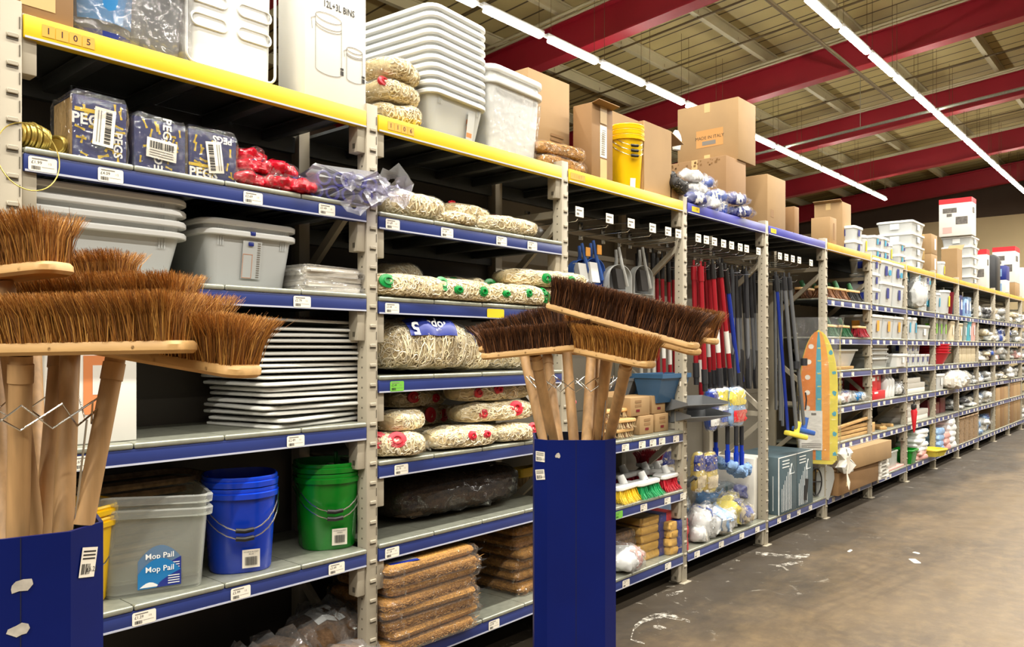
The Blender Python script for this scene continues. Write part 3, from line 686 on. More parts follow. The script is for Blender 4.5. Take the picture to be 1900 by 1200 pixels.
def coir_mat_mb(L, Wd, H, seed, n=900, mats=3):
    r = random.Random(seed); m = MB(); off = Vector((seed*2.3, 0, 0)); rings = []
    for i in range(7):
        z = H*i/6; k = 1-.04*abs(i-3)/3-(.05 if i in (0, 6) else 0)
        rings.append([Vector((p[0], p[1], z))*1+Vector((mnoise.noise(Vector((p[0]*20, p[1]*20, z*40))+off)*.004, mnoise.noise(Vector((p[0]*17, p[1]*23, z*40+9))+off)*.004, mnoise.noise(Vector((p[0]*9, p[1]*9, 5))+off)*.008)) for p in rr(L*k, Wd*k, .03, z, 6)])
    m.loft(rings)
    for _ in range(n):                      # loose fibres on the edge and the top
        if r.random() < .6:
            x = r.uniform(-.5, .5)*L; y = -Wd/2; z = r.uniform(.1, .95)*H; d = Vector((r.gauss(0,.01), -r.uniform(.001,.005), r.gauss(0,.006)))
        elif r.random() < .5:
            x = -L/2; y = r.uniform(-.5, .5)*Wd; z = r.uniform(.1, .95)*H; d = Vector((-r.uniform(.001,.005), r.gauss(0,.01), r.gauss(0,.006)))
        else:
            x = r.uniform(-.48, .48)*L; y = r.uniform(-.48, .48)*Wd; z = H; d = Vector((r.gauss(0,.008), r.gauss(0,.008), r.uniform(.001,.004)))
        p = Vector((x, y, z)); s = d.orthogonal().normalized()*.0009
        m.add([p-s, p+s, p+d], [(0,1,2)], r.choice((0, 1, 2)))
    return m
# ================================================================== BAY 1 AND BAY 2 TOP
def Xs(u0, u1, Y): a, b = PX(u0, Y), PX(u1, Y); return a, b-a
def top_goods():
    z = 2.437
    # brown box at the near end
    x1 = PX(137, 2.5); 
    carton('plain brown cardboard box at the near end of the top yellow shelf', (x1-.24, 2.5, z), (.24, .34, .3), 0, 'card2', seam=False, prints=(('f', .1, .03, .19, .1, 'tape'),))
    # two grey bins wrapped in film
    bm = MB(); bm.loft([pail_ring(.2, .2, 0), pail_ring(.25, .25, .3), pail_ring(.265, .265, .305), pail_ring(.265, .265, .33), pail_ring(.1, .1, .34)]); body = bm.mesh('body', mat('grey_bin_plastic', '#63656a', .35))
    for i, (u, lab, col) in enumerate(((178, 'grey bin with a blue round label, wrapped in clear film', 'lab_b'), (268, 'plain grey bin wrapped in crinkled clear film with a tied end', 'dark'))):
        X = PX(u, 2.62); t = thing('wrapped_bin', lab, 'bin', (X, 2.64, z), 0, 'film wrapped grey bins on the top shelf')
        inst('body', body, t)
        d = MB()
        if i == 0:
            d.loft([[(.127*math.sin(a)*k, -.127*math.cos(a)*k, .135+.075*zz) for a in [(-.75+1.5*q/10) for q in range(11)]] for k, zz in ((.93,-1), (1.02,1))], 0, None, False, False, closed=False)
            d.loft([[(.131*math.sin(a)*k, -.131*math.cos(a)*k, .02+.03*zz) for a in [(-.75+1.5*q/10) for q in range(11)]] for k, zz in ((.9,-.3), (.92,.3))], 1, None, False, False, closed=False)
            d.obj('round_label', [G['lab_b'], G['lab_n']], t)
        else: d.rbox(-.02,-.15,.22, .11,-.125,.245, .008); d.obj('catch', G['dark'], t)
        f = lambda u_, v_, s=i: (lambda p: Vector((p.y, p.z-.17, p.x+.19)))(superell(.4, .29, .29, 3+s, 5, .12)(u_, v_)+Vector((0,0,.02)))
        w = sack_mb(f, 14, 20); 
        film_tail_m = MB()
        w.obj('plastic_wrap', G['film_h'], t)
    # white slotted tub
    X, w = Xs(350, 512, 2.53); t = thing('storage_tub', 'tall white plastic tub with four raised slots on its front', 'tub', (X+w/2, 2.69, z), 0)
    inst('body', tub_mesh(w+.04, .34, .56, .93, .015, .02, .05, name='body', mats=G['white'], ribs=False), t)
    m = MB(); 
    yy = lambda zz: -.155*(.93+.07*zz/.56)-.001
    def slot(cx, cz, wd, hh):
        tilt = math.atan2(.155*.07, .56)
        M = T(cx, yy(cz), cz) @ RX(PI/2-tilt*1)
        m.tube([(p[0], p[1], 0) for p in rr(wd, hh, hh*.5, 0, 5)], .0045, 6, 0, M, True)
    for sx in (-1, 1):
        for zz in (.17, .25, .42): slot(sx*.085, zz, .13, .042)
    for px, pz, pw, ph in ((0, .2, .34, .26),): m.tube([(p[0], yy(.2)-.0, p[1]+.2) for p in rr(.335, .36, .03, 0, 5)], .005, 6, 0, None, True)
    m.obj('front_ribs', G['white'], t)
    # white carton of bins
    X = PX(566, 2.5); w = PX(679, 2.5)-X; d = PY(516, X)-2.5
    t = thing('bin_carton', 'tall white carton printed 12L+3L BINS with a line drawing of two pedal bins', 'carton', (X, 2.5, z), 0)
    b = MB(); b.rbox(0,0,0, w,d,.62, .003); b.obj('body', G['card_w'], t)
    p = MB(); p.text('12L+3L BINS', .036, 0, T(w*.54, -.0015, .365) @ FRONT @ RZ(0), sx=.76, bold=.012)
    def cyl(cx, cz, ww, hh):
        P = lambda x, zz: Vector((cx+x, -.0015, cz+zz))
        e = lambda zz, a0, a1: [P(ww/2*math.cos(a0+(a1-a0)*k/18), zz+ww*.14*math.sin(a0+(a1-a0)*k/18)) for k in range(19)]
        p.tube(e(hh, 0, 2*PI), .0008, 4, 1); p.tube(e(hh*.87, PI, 2*PI), .0008, 4, 1); p.tube(e(hh*.82, PI, 2*PI), .0008, 4, 1); p.tube(e(0, PI, 2*PI), .0008, 4, 1)
        for s in (-1, 1): p.tube([P(s*ww/2, 0), P(s*ww/2, hh)], .0008, 4, 1)
        p.tube([P(-ww/2, hh*.95), P(-ww*.66, hh*.9), P(-ww*.62, hh*.7)], .0008, 4, 1)
        p.box(cx+ww*.46, -.0016, cz-.002, cx+ww*.46+.014, -.001, cz+.014, 0)
        p.box(cx+ww*.46, -.0016, cz+.018, cx+ww*.46+.014, -.001, cz+.026, 0)
    cyl(w*.37, .115, w*.42, .2); cyl(w*.8, .11, w*.27, .115)
    barcode(p, w*.8, w*.97, .47, .5, -.0015, 0, 3)
    p.obj('print', [G['ink'], G['ink_g']], t, smooth=False)
    # bay 2: bags of mops, bins, cartons
    for i, (v, lab) in enumerate(((203, 'lowest'), (168, 'middle'), (125, 'topmost'))):
        Y = 2.62; X = PX(727, Y)+(-.01 if i == 1 else 0)
        mop_pack(f'cream mop bag with a red end, {lab} of the three piled against the white carton', .24, .2, .095, 31+i, (X, Y, z+.094*i), -.25+.3*i, ((.93, .1, 1.2),) if i != 1 else ((.1, .6, 1.),), 170, group='mop bags piled on the top shelf')
    w, d, h = .41, .53, .2
    bx = tub_mesh(w, d, h, .85, .018, .02, .04, name='body', mats=[G['greyw'], G['white']])
    X = PX(835, 2.62)-.035
    for i in range(11):
        t = thing('storage_box', '', 'storage box', (X, 2.79, z+.037*i), .09, 'nested grey white boxes on the top shelf'); inst('body', bx, t)
        t['label'] = f'grey-white plastic storage box, {ordw(i)} from the bottom of the tall nested stack'
        if i == 0:
            q = MB(); q.quad((.06,-.232,.03), (.11,-.232,.03), (.11,-.249,.15), (.06,-.249,.15), 1)
            for k in range(3): q.quad((.062,-.2335,.04+.03*k), (.1,-.2335,.04+.03*k), (.1,-.2365,.06+.03*k), (.062,-.2365,.06+.03*k), 0)
            q.obj('label_strip', [G['ink_o'], G['greyw']], t, smooth=False)
    b2 = tub_mesh(.45, .38, .36, .88, .018, .028, .045, name='body', mats=G['white'])
    X = PX(946, 2.6)
    for i in range(2):
        t = thing('storage_bin', f'deep glossy white plastic bin, {"lower" if i == 0 else "upper"} of the nested pair beside the tall stack', 'storage bin', (X, 2.73, z+.06*i), .05, 'nested deep bins on the top shelf'); inst('body', b2, t)
        if i == 0:
            f = MB(); f.loft([rr(.38, .33, .04, .02), rr(.435, .365, .04, .32)], 0, None, False, False); f.obj('plastic_wrap', G['film'], t)
    X = PX(985, 2.72); w = PX(1062, 2.72)-X
    carton('tall brown cardboard box printed BEIGE WHITE behind the deep white bins', (X, 2.74, z), (w, .26, .58), 0, 'card', prints=(('f', 'BEIGE', w*.32, .17, .035, 'card2'), ('f', 'WHITE', w*.32, .13, .035, 'card2'), ('f', w*.52, .19, w*.85, .21, 'card2'), ('f', w*.52, .225, w*.8, .24, 'card2'), ('f', w*.52, .25, w*.85, .265, 'card2')))
    for i, (u, dz, rz) in enumerate(((1040, 0, -.05), (1058, 0, .05), (1035, .065, -.12), (1066, .06, .1))):
        t = thing('coir_roll', f'brown coir roll in clear film, {("front lower", "rear lower", "front upper", "rear upper")[i]} of the heap before the tall box', 'coir roll', (PX(u, 2.58+.06*(i % 2)), 2.58+.07*(i % 2), z+dz), rz, 'coir rolls on the top shelf')
        f = superell(.36, .1, .075, 40+i, 4, .25); m = sack_mb(f, 14, 12); strand_mb(f, 110, i, m, (0, 1, 2), .0016, 7, .06); m.obj('coir', [G['coirmat'], G['coir_b'], G['coir_a']], t)
        sack_mb(superell(.39, .11, .082, 45+i, 4, .3), 14, 12).obj('plastic_wrap', G['film'], t)
    # bay 3 top
    z = 2.437
    X = PX(1098, 2.55); w = PX(1137, 2.55)-X; d = PY(1063, X)-2.55
    t = carton('closed brown carton with a long white label, beside the coir rolls', (X, 2.55, z), (w, min(d, .42), .43), 0, 'card2', tape=False, flaps=(('front', .05, -.2),), prints=(('f', w*.38, .14, w*.7, .32, 'paper'), ('f', w*.38, .0, w*.7, .13, 'tape'), ('f', w*.38, .33, w*.7, .425, 'tape'))+tuple(('f', w*.43, .155+.012*k, w*.6, .16+.012*k, 'ink_g') for k in range(12)))
    X = PX(1130, 2.8); w = PX(1202, 2.8)-X
    carton('large opened brown box standing behind the stacked yellow buckets', (X, 2.8, z), (w, .2, .56), 0, 'card', tape=False, open_top=True)
    yb = pail_mesh(.2, .2, .33, .03, mt=G['pail_y'], taper=.82)
    for i in range(3):
        t = thing('yellow_bucket', f'yellow plastic bucket, {("bottom", "middle", "top")[i]} of the nested three on the top shelf', 'bucket', (PX(1165, 2.6), 2.62, z+.03*i), -.5, 'nested yellow buckets on the top shelf'); inst('body', yb, t)
        bail(t, .2, .28, .085, .12, .002)
        if i == 0: q = MB(); q.quad((-.015,-.088,.01), (.02,-.088,.01), (.02,-.093,.07), (-.015,-.093,.07)); q.obj('label_sticker', G['lab_w'], t)
    X = PX(1195, 2.52); w = PX(1246, 2.52)-X
    carton('opened brown box with flaps hanging loose, beside the yellow buckets', (X, 2.52, z), (w, .36, .43), 0, 'card', tape=False, open_top=True, flaps=(('far', .17, .28), ('back', .1, 1.2)))
    t = thing('paper_scrap', 'crumpled white paper sticking out of the opened flap box', 'paper', (PX(1238, 2.75), 2.68, z+.425), 0)
    m = MB(); rw = random.Random(4)
    m.loft([[(math.cos(a)*rd*(1+rw.uniform(-.3, .3)), math.sin(a)*rd*.6*(1+rw.uniform(-.3, .3)), zz) for a in [2*PI*k/9 for k in range(9)]] for zz, rd in ((-.02, .03), (.04, .05), (.08, .045), (.11, .02))]); m.obj('sheet', G['card_w'], t)
    # bay 4 top: big boxes and packets
    X = PX(1368, 2.56); d = .5
    Xa = PX(1262, 3.02)
    t = carton('big brown cardboard box on top of another with a MADE IN ITALY sticker', (PX(1370, 2.56), 2.56, z+.45), (.3, .5, .46), .0, 'card', prints=(('s', .16, .13, .38, .26, 'kraft'), ('s', 'MADE IN ITALY', .27, .2, .034, 'ink'), ('s', .21, .145, .32, .175, 'ink_g')))
    t = carton('brown cardboard box with torn top edge under the big box', (PX(1352, 2.55), 2.57, z), (.33, .5, .45), .0, 'card2')
    m = MB(); rw = random.Random(8)
    for k in range(26):
        x = -.0015; y = rw.uniform(.02, .45); zz = .415+rw.uniform(-.02, .02); s = rw.uniform(.005, .02); m.quad((x,y,zz), (x,y+s,zz), (x,y+s,zz+s*.8), (x,y,zz+s))
    m.obj('torn_patch', G['card_in'], t, smooth=False)
    t = carton('opened box of dark brush ends on the corner of the violet shelf', (PX(1252, 2.5)-.02, 2.52, z), (.17, .3, .16), 0, 'card2', tape=False, open_top=True, flaps=(('far', .08, .6),))
    for i in range(4):
        b = MB(); f = superell(.16, .09, .09, 60+i, 2.4, .3); sack_mb(f, 10, 12, 0, b); strand_mb(f, 120, i, b, (0, 1), .0022, 6, .05)
        tag(b.obj('black_brush', [G['br_bk'], G['photo_gr']], None, (PX(1252, 2.5)+.03+.05*(i % 2), 2.5+.03*i+.01, z+.05+.045*(i//2)), (.2, .3, .4*i)), f'dark brush end poking from the open box, {ordw(i)} of the clump', 'brush', 'dark brush ends in the open box')
    pk = [(1290, .0, .3), (1318, .0, -.2), (1345, .0, .4), (1372, .0, .1), (1300, .08, .5), (1340, .075, -.1), (1365, .08, .3), (1290, .15, .2), (1312, .14, -.3)]
    for i, (u, dz, rz) in enumerate(pk):
        wrapped_packet(f'blue and white packet in shiny film, {ordw(i)} of the heap before the box stack', (PX(u, 2.5), 2.5+.03*(i % 3), z+dz), rz-.6, .19, .085, .08, 70+i, 'blue and white packets heaped on the violet shelf', ('lab_n', 'lab_w', 'blue_pk')[i % 3])
    X = PX(1404, 2.6)
    carton('tall plain brown carton beside the stacked boxes', (PX(1424, 2.56), 2.56, z), (.36, .42, .43), 0, 'card', prints=(('f', .06, .1, .12, .16, 'card2'),))
    carton('narrow plain carton standing at the edge of the tall brown one', (PX(1424, 2.56)+.365, 2.6, z), (.09, .36, .38), 0, 'card2')
    carton('long brown carton with a raised lid and printed panel, at the back', (PX(1563, 2.7), 2.7, z), (.26, .28, .53), 0, 'card', flaps=(('near', .05, .4),), prints=(('s', .03, .2, .2, .3, 'card2'),))
    carton('low brown carton with an open flap in front of the printed one', (PX(1540, 2.52), 2.52, z), (.17, .17, .25), 0, 'card', tape=False, flaps=(('back', .12, -2.4),), prints=(('f', .08, .05, .12, .2, 'card2'),))
    carton('plain brown carton end next to the low open one', (PX(1483, 2.52), 2.56, z), (.1, .4, .25), 0, 'card2')
def wrapped_packet(label, loc, rz, L, Wd, H, seed, group, m='blue_pk', m2='lab_w', film='film_h', cat='packet', tilt=0.):
    t = thing('wrapped_packet', label, cat, loc, rz, group); t.rotation_euler = (0, tilt, rz)
    cr = .5; f = superell(L, Wd, H, seed, 2.6, .2, crump=cr); b = sack_mb(f, 20, 22); b.obj('contents', G[m], t)
    q = MB(); g = superell(L*1.01, Wd*1.03, H*1.03, seed, 2.6, .2, crump=cr)
    q.loft([[g(.33+.34*i/5, (.3+.4*j/6)) for j in range(7)] for i in range(6)], 0, None, False, False, closed=False); 
    q.loft([[g(.62+.16*i/3, (-.02+.5*j/6)) for j in range(7)] for i in range(4)], 0, None, False, False, closed=False); q.obj('paper_band', G[m2], t)
    h = superell(L*1.12, Wd*1.12, H*1.12, seed, 2.4, .3, crump=.7); w = sack_mb(h, 20, 22); film_tail(w, h, L*1.05, seed); w.obj('plastic_wrap', G[film], t)
    return t
# ------------------------------------------------------------------ bay 1
def bay1():
    L1, L2, L3, L4, L5 = LV[1][1:]
    # wire coils
    for i, (u, Y, s, rz) in enumerate(((58, 2.545, 1, .2), (88, 2.62, .95, -.3), (113, 2.6, .9, .9), (50, 2.72, .9, 1.2))):
        t = thing('wire_coil', '', 'wire coil', (PX(u, Y), Y, L1), rz, 'brass wire coils on the second shelf')
        t['label'] = ('brass wire coil with a loose loop hanging over the blue edge', 'brass wire coil behind the one with the loose loop', 'brass wire coil lying against the clothes peg pack', 'brass wire coil at the back beside the post')[i]
        m = MB(); r = random.Random(i)
        for k in range(11):
            x = (k-5)*.0085; rad = .038*s-abs(k-5)*.0022; w = r.uniform(-.12, .12)
            m.tube([(x+w*.05*math.cos(a), rad*math.cos(a)*1.05, rad*math.sin(a)+.043*s) for a in [2*PI*q/18 for q in range(18)]], .0046, 6, 0, None, True)
        m.lathe([(.001,-.04), (.03*s,-.04), (.03*s,.04), (.001,.04)], 14, 0, T(0, 0, .043*s) @ RY(PI/2))
        m.obj('windings', G['gold'], t)
        if i == 0:
            t.rotation_euler = (0, 0, .2); c = W(47, 293, DZ(PX(58, 2.48), 2.48)); inv = (Matrix.Translation(t.location) @ RZ(.2)).inverted()
            q = MB(); R_ = .081; q.tube([inv @ Vector((c.x+R_*math.cos(a)*.98, 2.468+.02*math.sin(a), c.z+R_*1.2*math.sin(a))) for a in [2*PI*k/36 for k in range(36)]], .0018, 6, 0, None, True); q.obj('loose_loop', G['gold'], t)
    # clothes peg packs
    for i, (u0, u1, Y, lab, rot, hh) in enumerate(((135, 233, 2.52, 'navy PEGS pack with a tall barcode label, beside the wire coils', 0, .19), (250, 346, 2.52, 'navy clothes peg pack with a wide barcode label, middle of the three', 1, .165), (350, 437, 2.53, 'navy PEGS pack with a slanted barcode label, beside the red packets', 2, .165))):
        X, w = Xs(u0, u1, Y); t = thing('peg_pack', lab, 'clothes pegs', (X, Y, L1), (-.03, .05, -.02)[i], 'clothes peg packs on the second shelf'); h = hh; d = .17
        m = MB(); m.rbox(.002,.01,.002, w-.002,d,h-.004, .003)
        m.obj('pegs', G['pegwood'], t)
        c = MB(); c.box(0,0,0, w,.006,h-.002, 0); c.box(-.001 if i == 1 else 0,.006,h-.004, w,d*.7,h-.002, 0)
        if i == 1: c.box(-.002,.0,0, 0,d*.8,h-.006, 0)
        r = random.Random(i+5)
        for k in range(30 if i == 0 else 24):       # printed pegs
            x = r.uniform(.015, w-.015); zz = r.uniform(.015, h-.02); a = r.uniform(-.5, .5)+(PI/2 if r.random() < .3 else 0); l_ = r.uniform(.018, .034)
            for da in (-.13, .13):
                M = T(x, -.0006, zz) @ RY(a+da); c.box(-.002,0,-l_/2, .002,.0005,l_/2, 1, M)
        if i == 0:
            c.text('PEGS', .046, 2, T(w*.3, -.0012, h*.62) @ FRONT, bold=.025); c.text('PEGS', .036, 2, T(w*.83, -.0012, h*.3) @ FRONT @ RZ(-PI/2), bold=.025); c.box(.005,-.001,h*.74, w*.5,0,h*.8, 1)
        elif i == 1:
            c.text('PEGS', .04, 2, T(w*.62, -.0012, h*.8) @ FRONT @ RZ(-PI/2), bold=.025); c.text('PEGS', .04, 2, T(w*.46, -.0012, h*.15) @ FRONT @ RZ(PI/2), bold=.025)
        else:
            c.text('PEGS', .045, 2, T(w*.3, -.0012, .02) @ FRONT, bold=.03); c.text('PEGS', .032, 2, T(w*.7, -.0012, h*.88) @ FRONT @ RZ(PI), bold=.025); c.box(.0,-.001,.042, w*.6,0,.052, 1)
        c.obj('card_sleeve', [G['navy'], G['yel_pr'], G['wh_pr']], t, smooth=False)
        b = MB(); bw, bh = ((.06, .115), (.1, .062), (.055, .105))[i]; M = T(*((w*.56, -.008, h*.54), (w*.5, -.008, h*.42), (w*.52, -.008, h*.48))[i]) @ RY((.08, .06, -.12)[i])
        b.quad((-bw/2,0,-bh/2), (bw/2,0,-bh/2), (bw/2,0,bh/2), (-bw/2,0,bh/2), 0, M)
        if i == 1:
            barcode(b, -bw*.4, bw*.4, .0, bh*.36, -.0006, 1, 3, False, M)
            for k in range(3): b.quad((-bw*.4,-.0006,-.008-.008*k), (bw*.4,-.0006,-.008-.008*k), (bw*.4,-.0006,-.0055-.008*k), (-bw*.4,-.0006,-.0055-.008*k), 2, M)
        else:
            barcode(b, -bh*.42, bh*.42, .002 if i == 0 else -.02, .02 if i == 0 else -.002, -.0006, 1, 3, True, M)
            for k in range(2): s = -1 if i == 0 else 1; b.quad((s*(.01+.008*k),-.0006,-bh*.42), (s*(.0125+.008*k),-.0006,-bh*.42), (s*(.0125+.008*k),-.0006,bh*.42), (s*(.01+.008*k),-.0006,bh*.42), 2, M)
        b.obj('barcode_label', [G['paper'], G['ink'], G['ink_g']], t, smooth=False)
        f = MB(); rr_ = random.Random(i); j = lambda: rr_.uniform(-.004, .004)
        f.loft([[(p[0]+w/2+j(), p[1]+d/2+j(), zz+j()) for p in rr(w*k+.012, d*k+.014, .012, 0, 4)] for zz, k in ((.001, 1.), (.04, 1.02), (.09, .99), (.13, 1.02), (h-.01, 1.), (h+.012, .9))], 0, None, False, True); f.obj('plastic_wrap', G['film'], t)
    # red packets
    sp = [(462, 2.56, 0, .2), (505, 2.55, 0, -.1), (545, 2.53, 0, -.55), (470, 2.68, .0, .0), (468, 2.57, .05, .1), (510, 2.57, .052, -.25), (480, 2.66, .06, .2), (452, 2.6, .088, .05)]
    for i, (u, Y, dz, rz) in enumerate(sp):
        t = thing('red_packet', f'glossy red packet, {ordw(i)} of the heap between the peg packs and the lilac rolls', 'packet', (PX(u, Y), Y, L1+dz), rz, 'red packets heaped on the second shelf')
        f = superell(.17, .125, .056, 80+i, 2.2, .3, crump=.6); sack_mb(f, 24, 24).obj('bag', G['red_bag'], t)
        g = superell(.172, .127, .0575, 80+i, 2.2, .3, crump=.6); q = MB(); q.loft([[g(.35+.3*a/4, .12+.22*b/5) for b in range(6)] for a in range(5)], 0, None, False, False, closed=False)
        q.obj('printed_patch', G['lab_w' if i % 2 else 'lab_n'], t)
        w = sack_mb(superell(.18, .135, .062, 90+i, 2.2, .4, crump=.6), 16, 18); w.obj('plastic_wrap', G['film'], t)
    # lilac rolls
    t = thing('wrapped_roll_bundle', 'bundle of lilac plastic rolls in crumpled clear film, hanging past the post', 'roll bundle', (PX(640, 2.52), 2.5, L1), -.25)
    for k, (x, zz) in enumerate(((-.12, .03), (-.05, .03), (.02, .032), (.085, .03), (-.085, .085), (-.015, .088), (.055, .086), (.11, .08))):
        m = MB(); m.lathe([(.02,0), (.029,0), (.029,.4), (.02,.4), (.02,0)], 18, 0, T(x-.01, -.005+.012*(k % 3), zz+.002) @ RX(-PI/2)); m.obj('roll', G['lilac'], t)
    r = random.Random(2); m = MB(); rings = []
    for y, s in ((.42, 1.), (.2, 1.02), (.06, 1.05), (-.0, 1.1), (-.035, .9), (-.05, .5), (-.055, .2)):
        rings.append([((p[0])*s*(1+r.uniform(-.05, .05)), y+r.uniform(-.014, .014), .066+p[1]*s*(1+r.uniform(-.1, .1))) for p in rr(.3, .125, .05, 0, 8)])
    m.loft(rings, 0, None, False, True)
    for (cx, cz, s) in ((.165, .09, 1), (.0, -.02, .7), (.19, .05, .9), (-.03, .07, .6), (.08, .03, .7)):     # ragged ends
        m.loft([[(cx+q*.07*s*math.cos(a)*(1+r.uniform(-.3, .3)), -.05-.025*q+r.uniform(-.012, .012), cz+q*.06*s*math.sin(a)*(1+r.uniform(-.35, .35))) for a in [2*PI*k/10 for k in range(10)]] for q in (.25, .6, 1.)], 0, None, False, False)
    m.obj('plastic_wrap', G['film_l'], t)
    # nested storage boxes
    bx = tub_mesh(.57, .4, .165, .86, .026, .02, .05, name='body', mats=[G['greyw'], G['white']])
    xr = PX(356, 2.53)
    for i in range(4):
        t = thing('storage_box', f'white plastic storage box, {ordw(i)} from the bottom of the wide nested stack', 'storage box', (xr-.275, 2.73, L2+.037*i), .0, 'nested white boxes on the third shelf'); inst('body', bx, t)
    sb = tub_mesh(.385, .4, .2, .86, .02, .02, .04, name='body', mats=[G['greyw'], G['white']])
    xr = PX(556, 2.55)
    for i in range(2):
        t = thing('storage_box', f'small grey-white storage box, {"lower" if i == 0 else "upper"} of the pair beside the wide stack', 'storage box', (xr-.18, 2.755, L2+.036*i), .0, 'nested small boxes on the third shelf'); inst('body', sb, t)
        if i == 0:
            q = MB(); F_ = lambda x, zz: (x, -.4/2+.014-(.0)-.001+(.026*(1-zz/.178)), zz)
            q.add([F_(-.04,.035), F_(.035,.035), F_(.035,.17), F_(-.04,.17)], [(0,1,2,3)], 0)
            for k, (a, b_, c, d) in enumerate(((-.038,.037,.0,.0385), (-.038,.12,.0,.1215), (-.038,.037,-.0365,.12), (-.0015,.037,.0,.12))): y = -.003; q.add([(p[0], p[1]-.001, p[2]) for p in (F_(a,b_), F_(c,b_), F_(c,d), F_(a,d))], [(0,1,2,3)], 1)
            for k in range(16): q.add([(p[0], p[1]-.001, p[2]) for p in (F_(.018,.04+.008*k), F_(.03,.04+.008*k), F_(.03,.044+.008*k), F_(.018,.044+.008*k))], [(0,1,2,3)], 2)
            q.obj('label_strip', [G['greyw'], G['ink_o'], G['ink_g']], t, smooth=False)
        q = MB(); q.rbox(-.02,-.2035 if i else -.189,.15, .0,-.185,.165, .003); q.obj('catch', G['lab_n'], t)
    # folded sheets and loose yarn at the far end
    for i in range(5):
        t = thing('folded_sheet', f'folded white dust sheet, {ordw(i)} from the bottom of the pile by the post', 'dust sheet', (PX(606, 2.56)+.004*((i*7) % 3), 2.62, L2+.019*i), .05*((i*5) % 3-1), 'folded dust sheets on the third shelf')
        m = MB(); r = random.Random(i); m.loft([[(p[0]+r.uniform(-.003, .003), p[1]+r.uniform(-.003, .003), zz+mnoise.noise(Vector((p[0]*20, p[1]*20, i)))*.004) for p in rr(.27-.02*(i > 2), .2, .012, 0, 6)] for zz in (0, .006, .012, .018)]); m.obj('cloth', G['paper'], t)
        w = MB(); w.loft([[(p[0]+r.uniform(-.008, .008), p[1]+r.uniform(-.008, .008), zz+r.uniform(-.001,.003)) for p in rr(.3, .225, .012, 0, 6)] for zz in (0.001, .01, .02)]); w.obj('plastic_wrap', G['film_h'], t)
    mop_pack('loose bag of pale mop yarn at the back behind the dust sheets', .24, .16, .12, 25, (PX(640, 2.85), 2.85, L2), .1, (), 160, along=0., group='mop yarn on the third shelf')
    # level 3: white carton, trays, coir brush
    xr = PX(254, 2.56); xl = PX(82, 2.56)
    t = carton('plain white carton with an orange picture standing behind the brooms', (xl, 2.56, L3), (xr-xl, .38, .3), 0, 'card_w', tape=False, prints=(('f', (xr-xl)*.4, .09, (xr-xl)*.68, .27, 'ink_o'), ('f', (xr-xl)*.5, .15, (xr-xl)*.6, .24, 'card_w'), ('f', (xr-xl)*.7, .09, (xr-xl)*.74, .27, 'ink_g')), cat='carton', name='white_carton')
    tm = MB(); w, d = .55, .4
    tm.loft([rr(w-.02, d-.02, .02, .006), rr(w, d, .03, .0), rr(w+.006, d+.006, .033, .004), rr(w+.004, d+.004, .033, .010), rr(w-.03, d-.03, .02, .014), rr(w-.06, d-.06, .02, .011)]); tray = tm.mesh('lid', G['tray'], ang=30)
    r = random.Random(21); zz = L3
    for i in range(18):
        rz = (.2 if i < 3 else .1 if i < 8 else .04)+r.uniform(-.07, .07); 
        t = inst('pale_tray', tray, None, (PX(543, 2.72)+r.uniform(-.02, .02)+(.02 if i < 9 else 0)-(.035 if i > 12 else 0), 2.745+r.uniform(-.01, .01), zz+.002), (r.uniform(-.008, .008)-(.05 if i == 17 else 0), r.uniform(-.012, .012), rz))
        tag(t, f'flat pale plastic lid, {ordw(i)} from the bottom of the loose lid stack', 'lid', 'pale plastic lids stacked on the fourth shelf'); zz += .0222
    t = thing('coir_brush', 'dark coir brush head lying in the shadow above the lids', 'brush head', (PX(590, 2.93), 2.93, zz-.02), .1)
    inst('bristles', bristle_mesh(.26, .06, .05, 900, [G['bas_a'], G['bas_b'], G['bas_c'], G['core_d']], 4), t)
    # level 4: pails
    X = PX(128, 2.66)
    yp = pail_mesh(.265, .25, .27, .03, mt=G['pail_y'])
    for i in range(2):
        t = thing('yellow_pail', f'yellow plastic pail behind the broom stand, {"lower" if i == 0 else "upper"} of the nested two', 'pail', (X, 2.68, L4+.036*i), -.1, 'nested yellow pails'); inst('body', yp, t); bail(t, .27, .225, .13, .12)
    fr = MB(); w, d, h = .33, .27, .275
    def fring(k, z, e=0., wave=0.):
        o = []
        for x, y, _ in rr(w*k+e, d*k+e, .04*k, 0, 6):
            dz = 0
            if wave and y < 0: dz = -wave*(.5+.5*math.tanh(-x*60+.5))*.0+wave*(-math.tanh((x+.0)*28)*.5)
            o.append((x, y, z+dz))
        return o
    fr.loft([fring(.86, 0), fring(.88, .006), fring(.98, h-.03), fring(1., h-.028, .0, .016), fring(1., h-.026, .022, .016), fring(1., h-.004, .026, .016), fring(1., h, .02, .016), fring(1., h, -.002, .016), fring(.98, h-.03, -.005), fring(.88, .01, -.006)]); fm = fr.mesh('body', G['frost'])
    X = PX(290, 2.62)
    for i in range(2):
        t = thing('mop_pail', f'frosted clear plastic mop pail, {"lower" if i == 0 else "upper"} of the nested pair on the lower shelf', 'pail', (X, 2.665, L4+.042*i), -.28, 'nested clear mop pails'); inst('body', fm, t)
        s = MB(); 
        def F_(x, zz, e=.002): return (x, -(d/2)*(.88+.1*zz/(h-.03))-e, zz)
        ys = .03
        pts = [F_(-.055+.13*k/12-.0, .03+.085*math.sin(PI*(.12+.76*k/12))**.8) for k in range(13)]
        s.add(pts+[F_(.075, .02), F_(-.055, .02)], [tuple(range(15))], 0)
        s.add([F_(.0+.075*k/8, .021+.05*(k/8)**.6, .0028) for k in range(9)]+[F_(.075, .021, .0028)], [tuple(range(10))], 2)
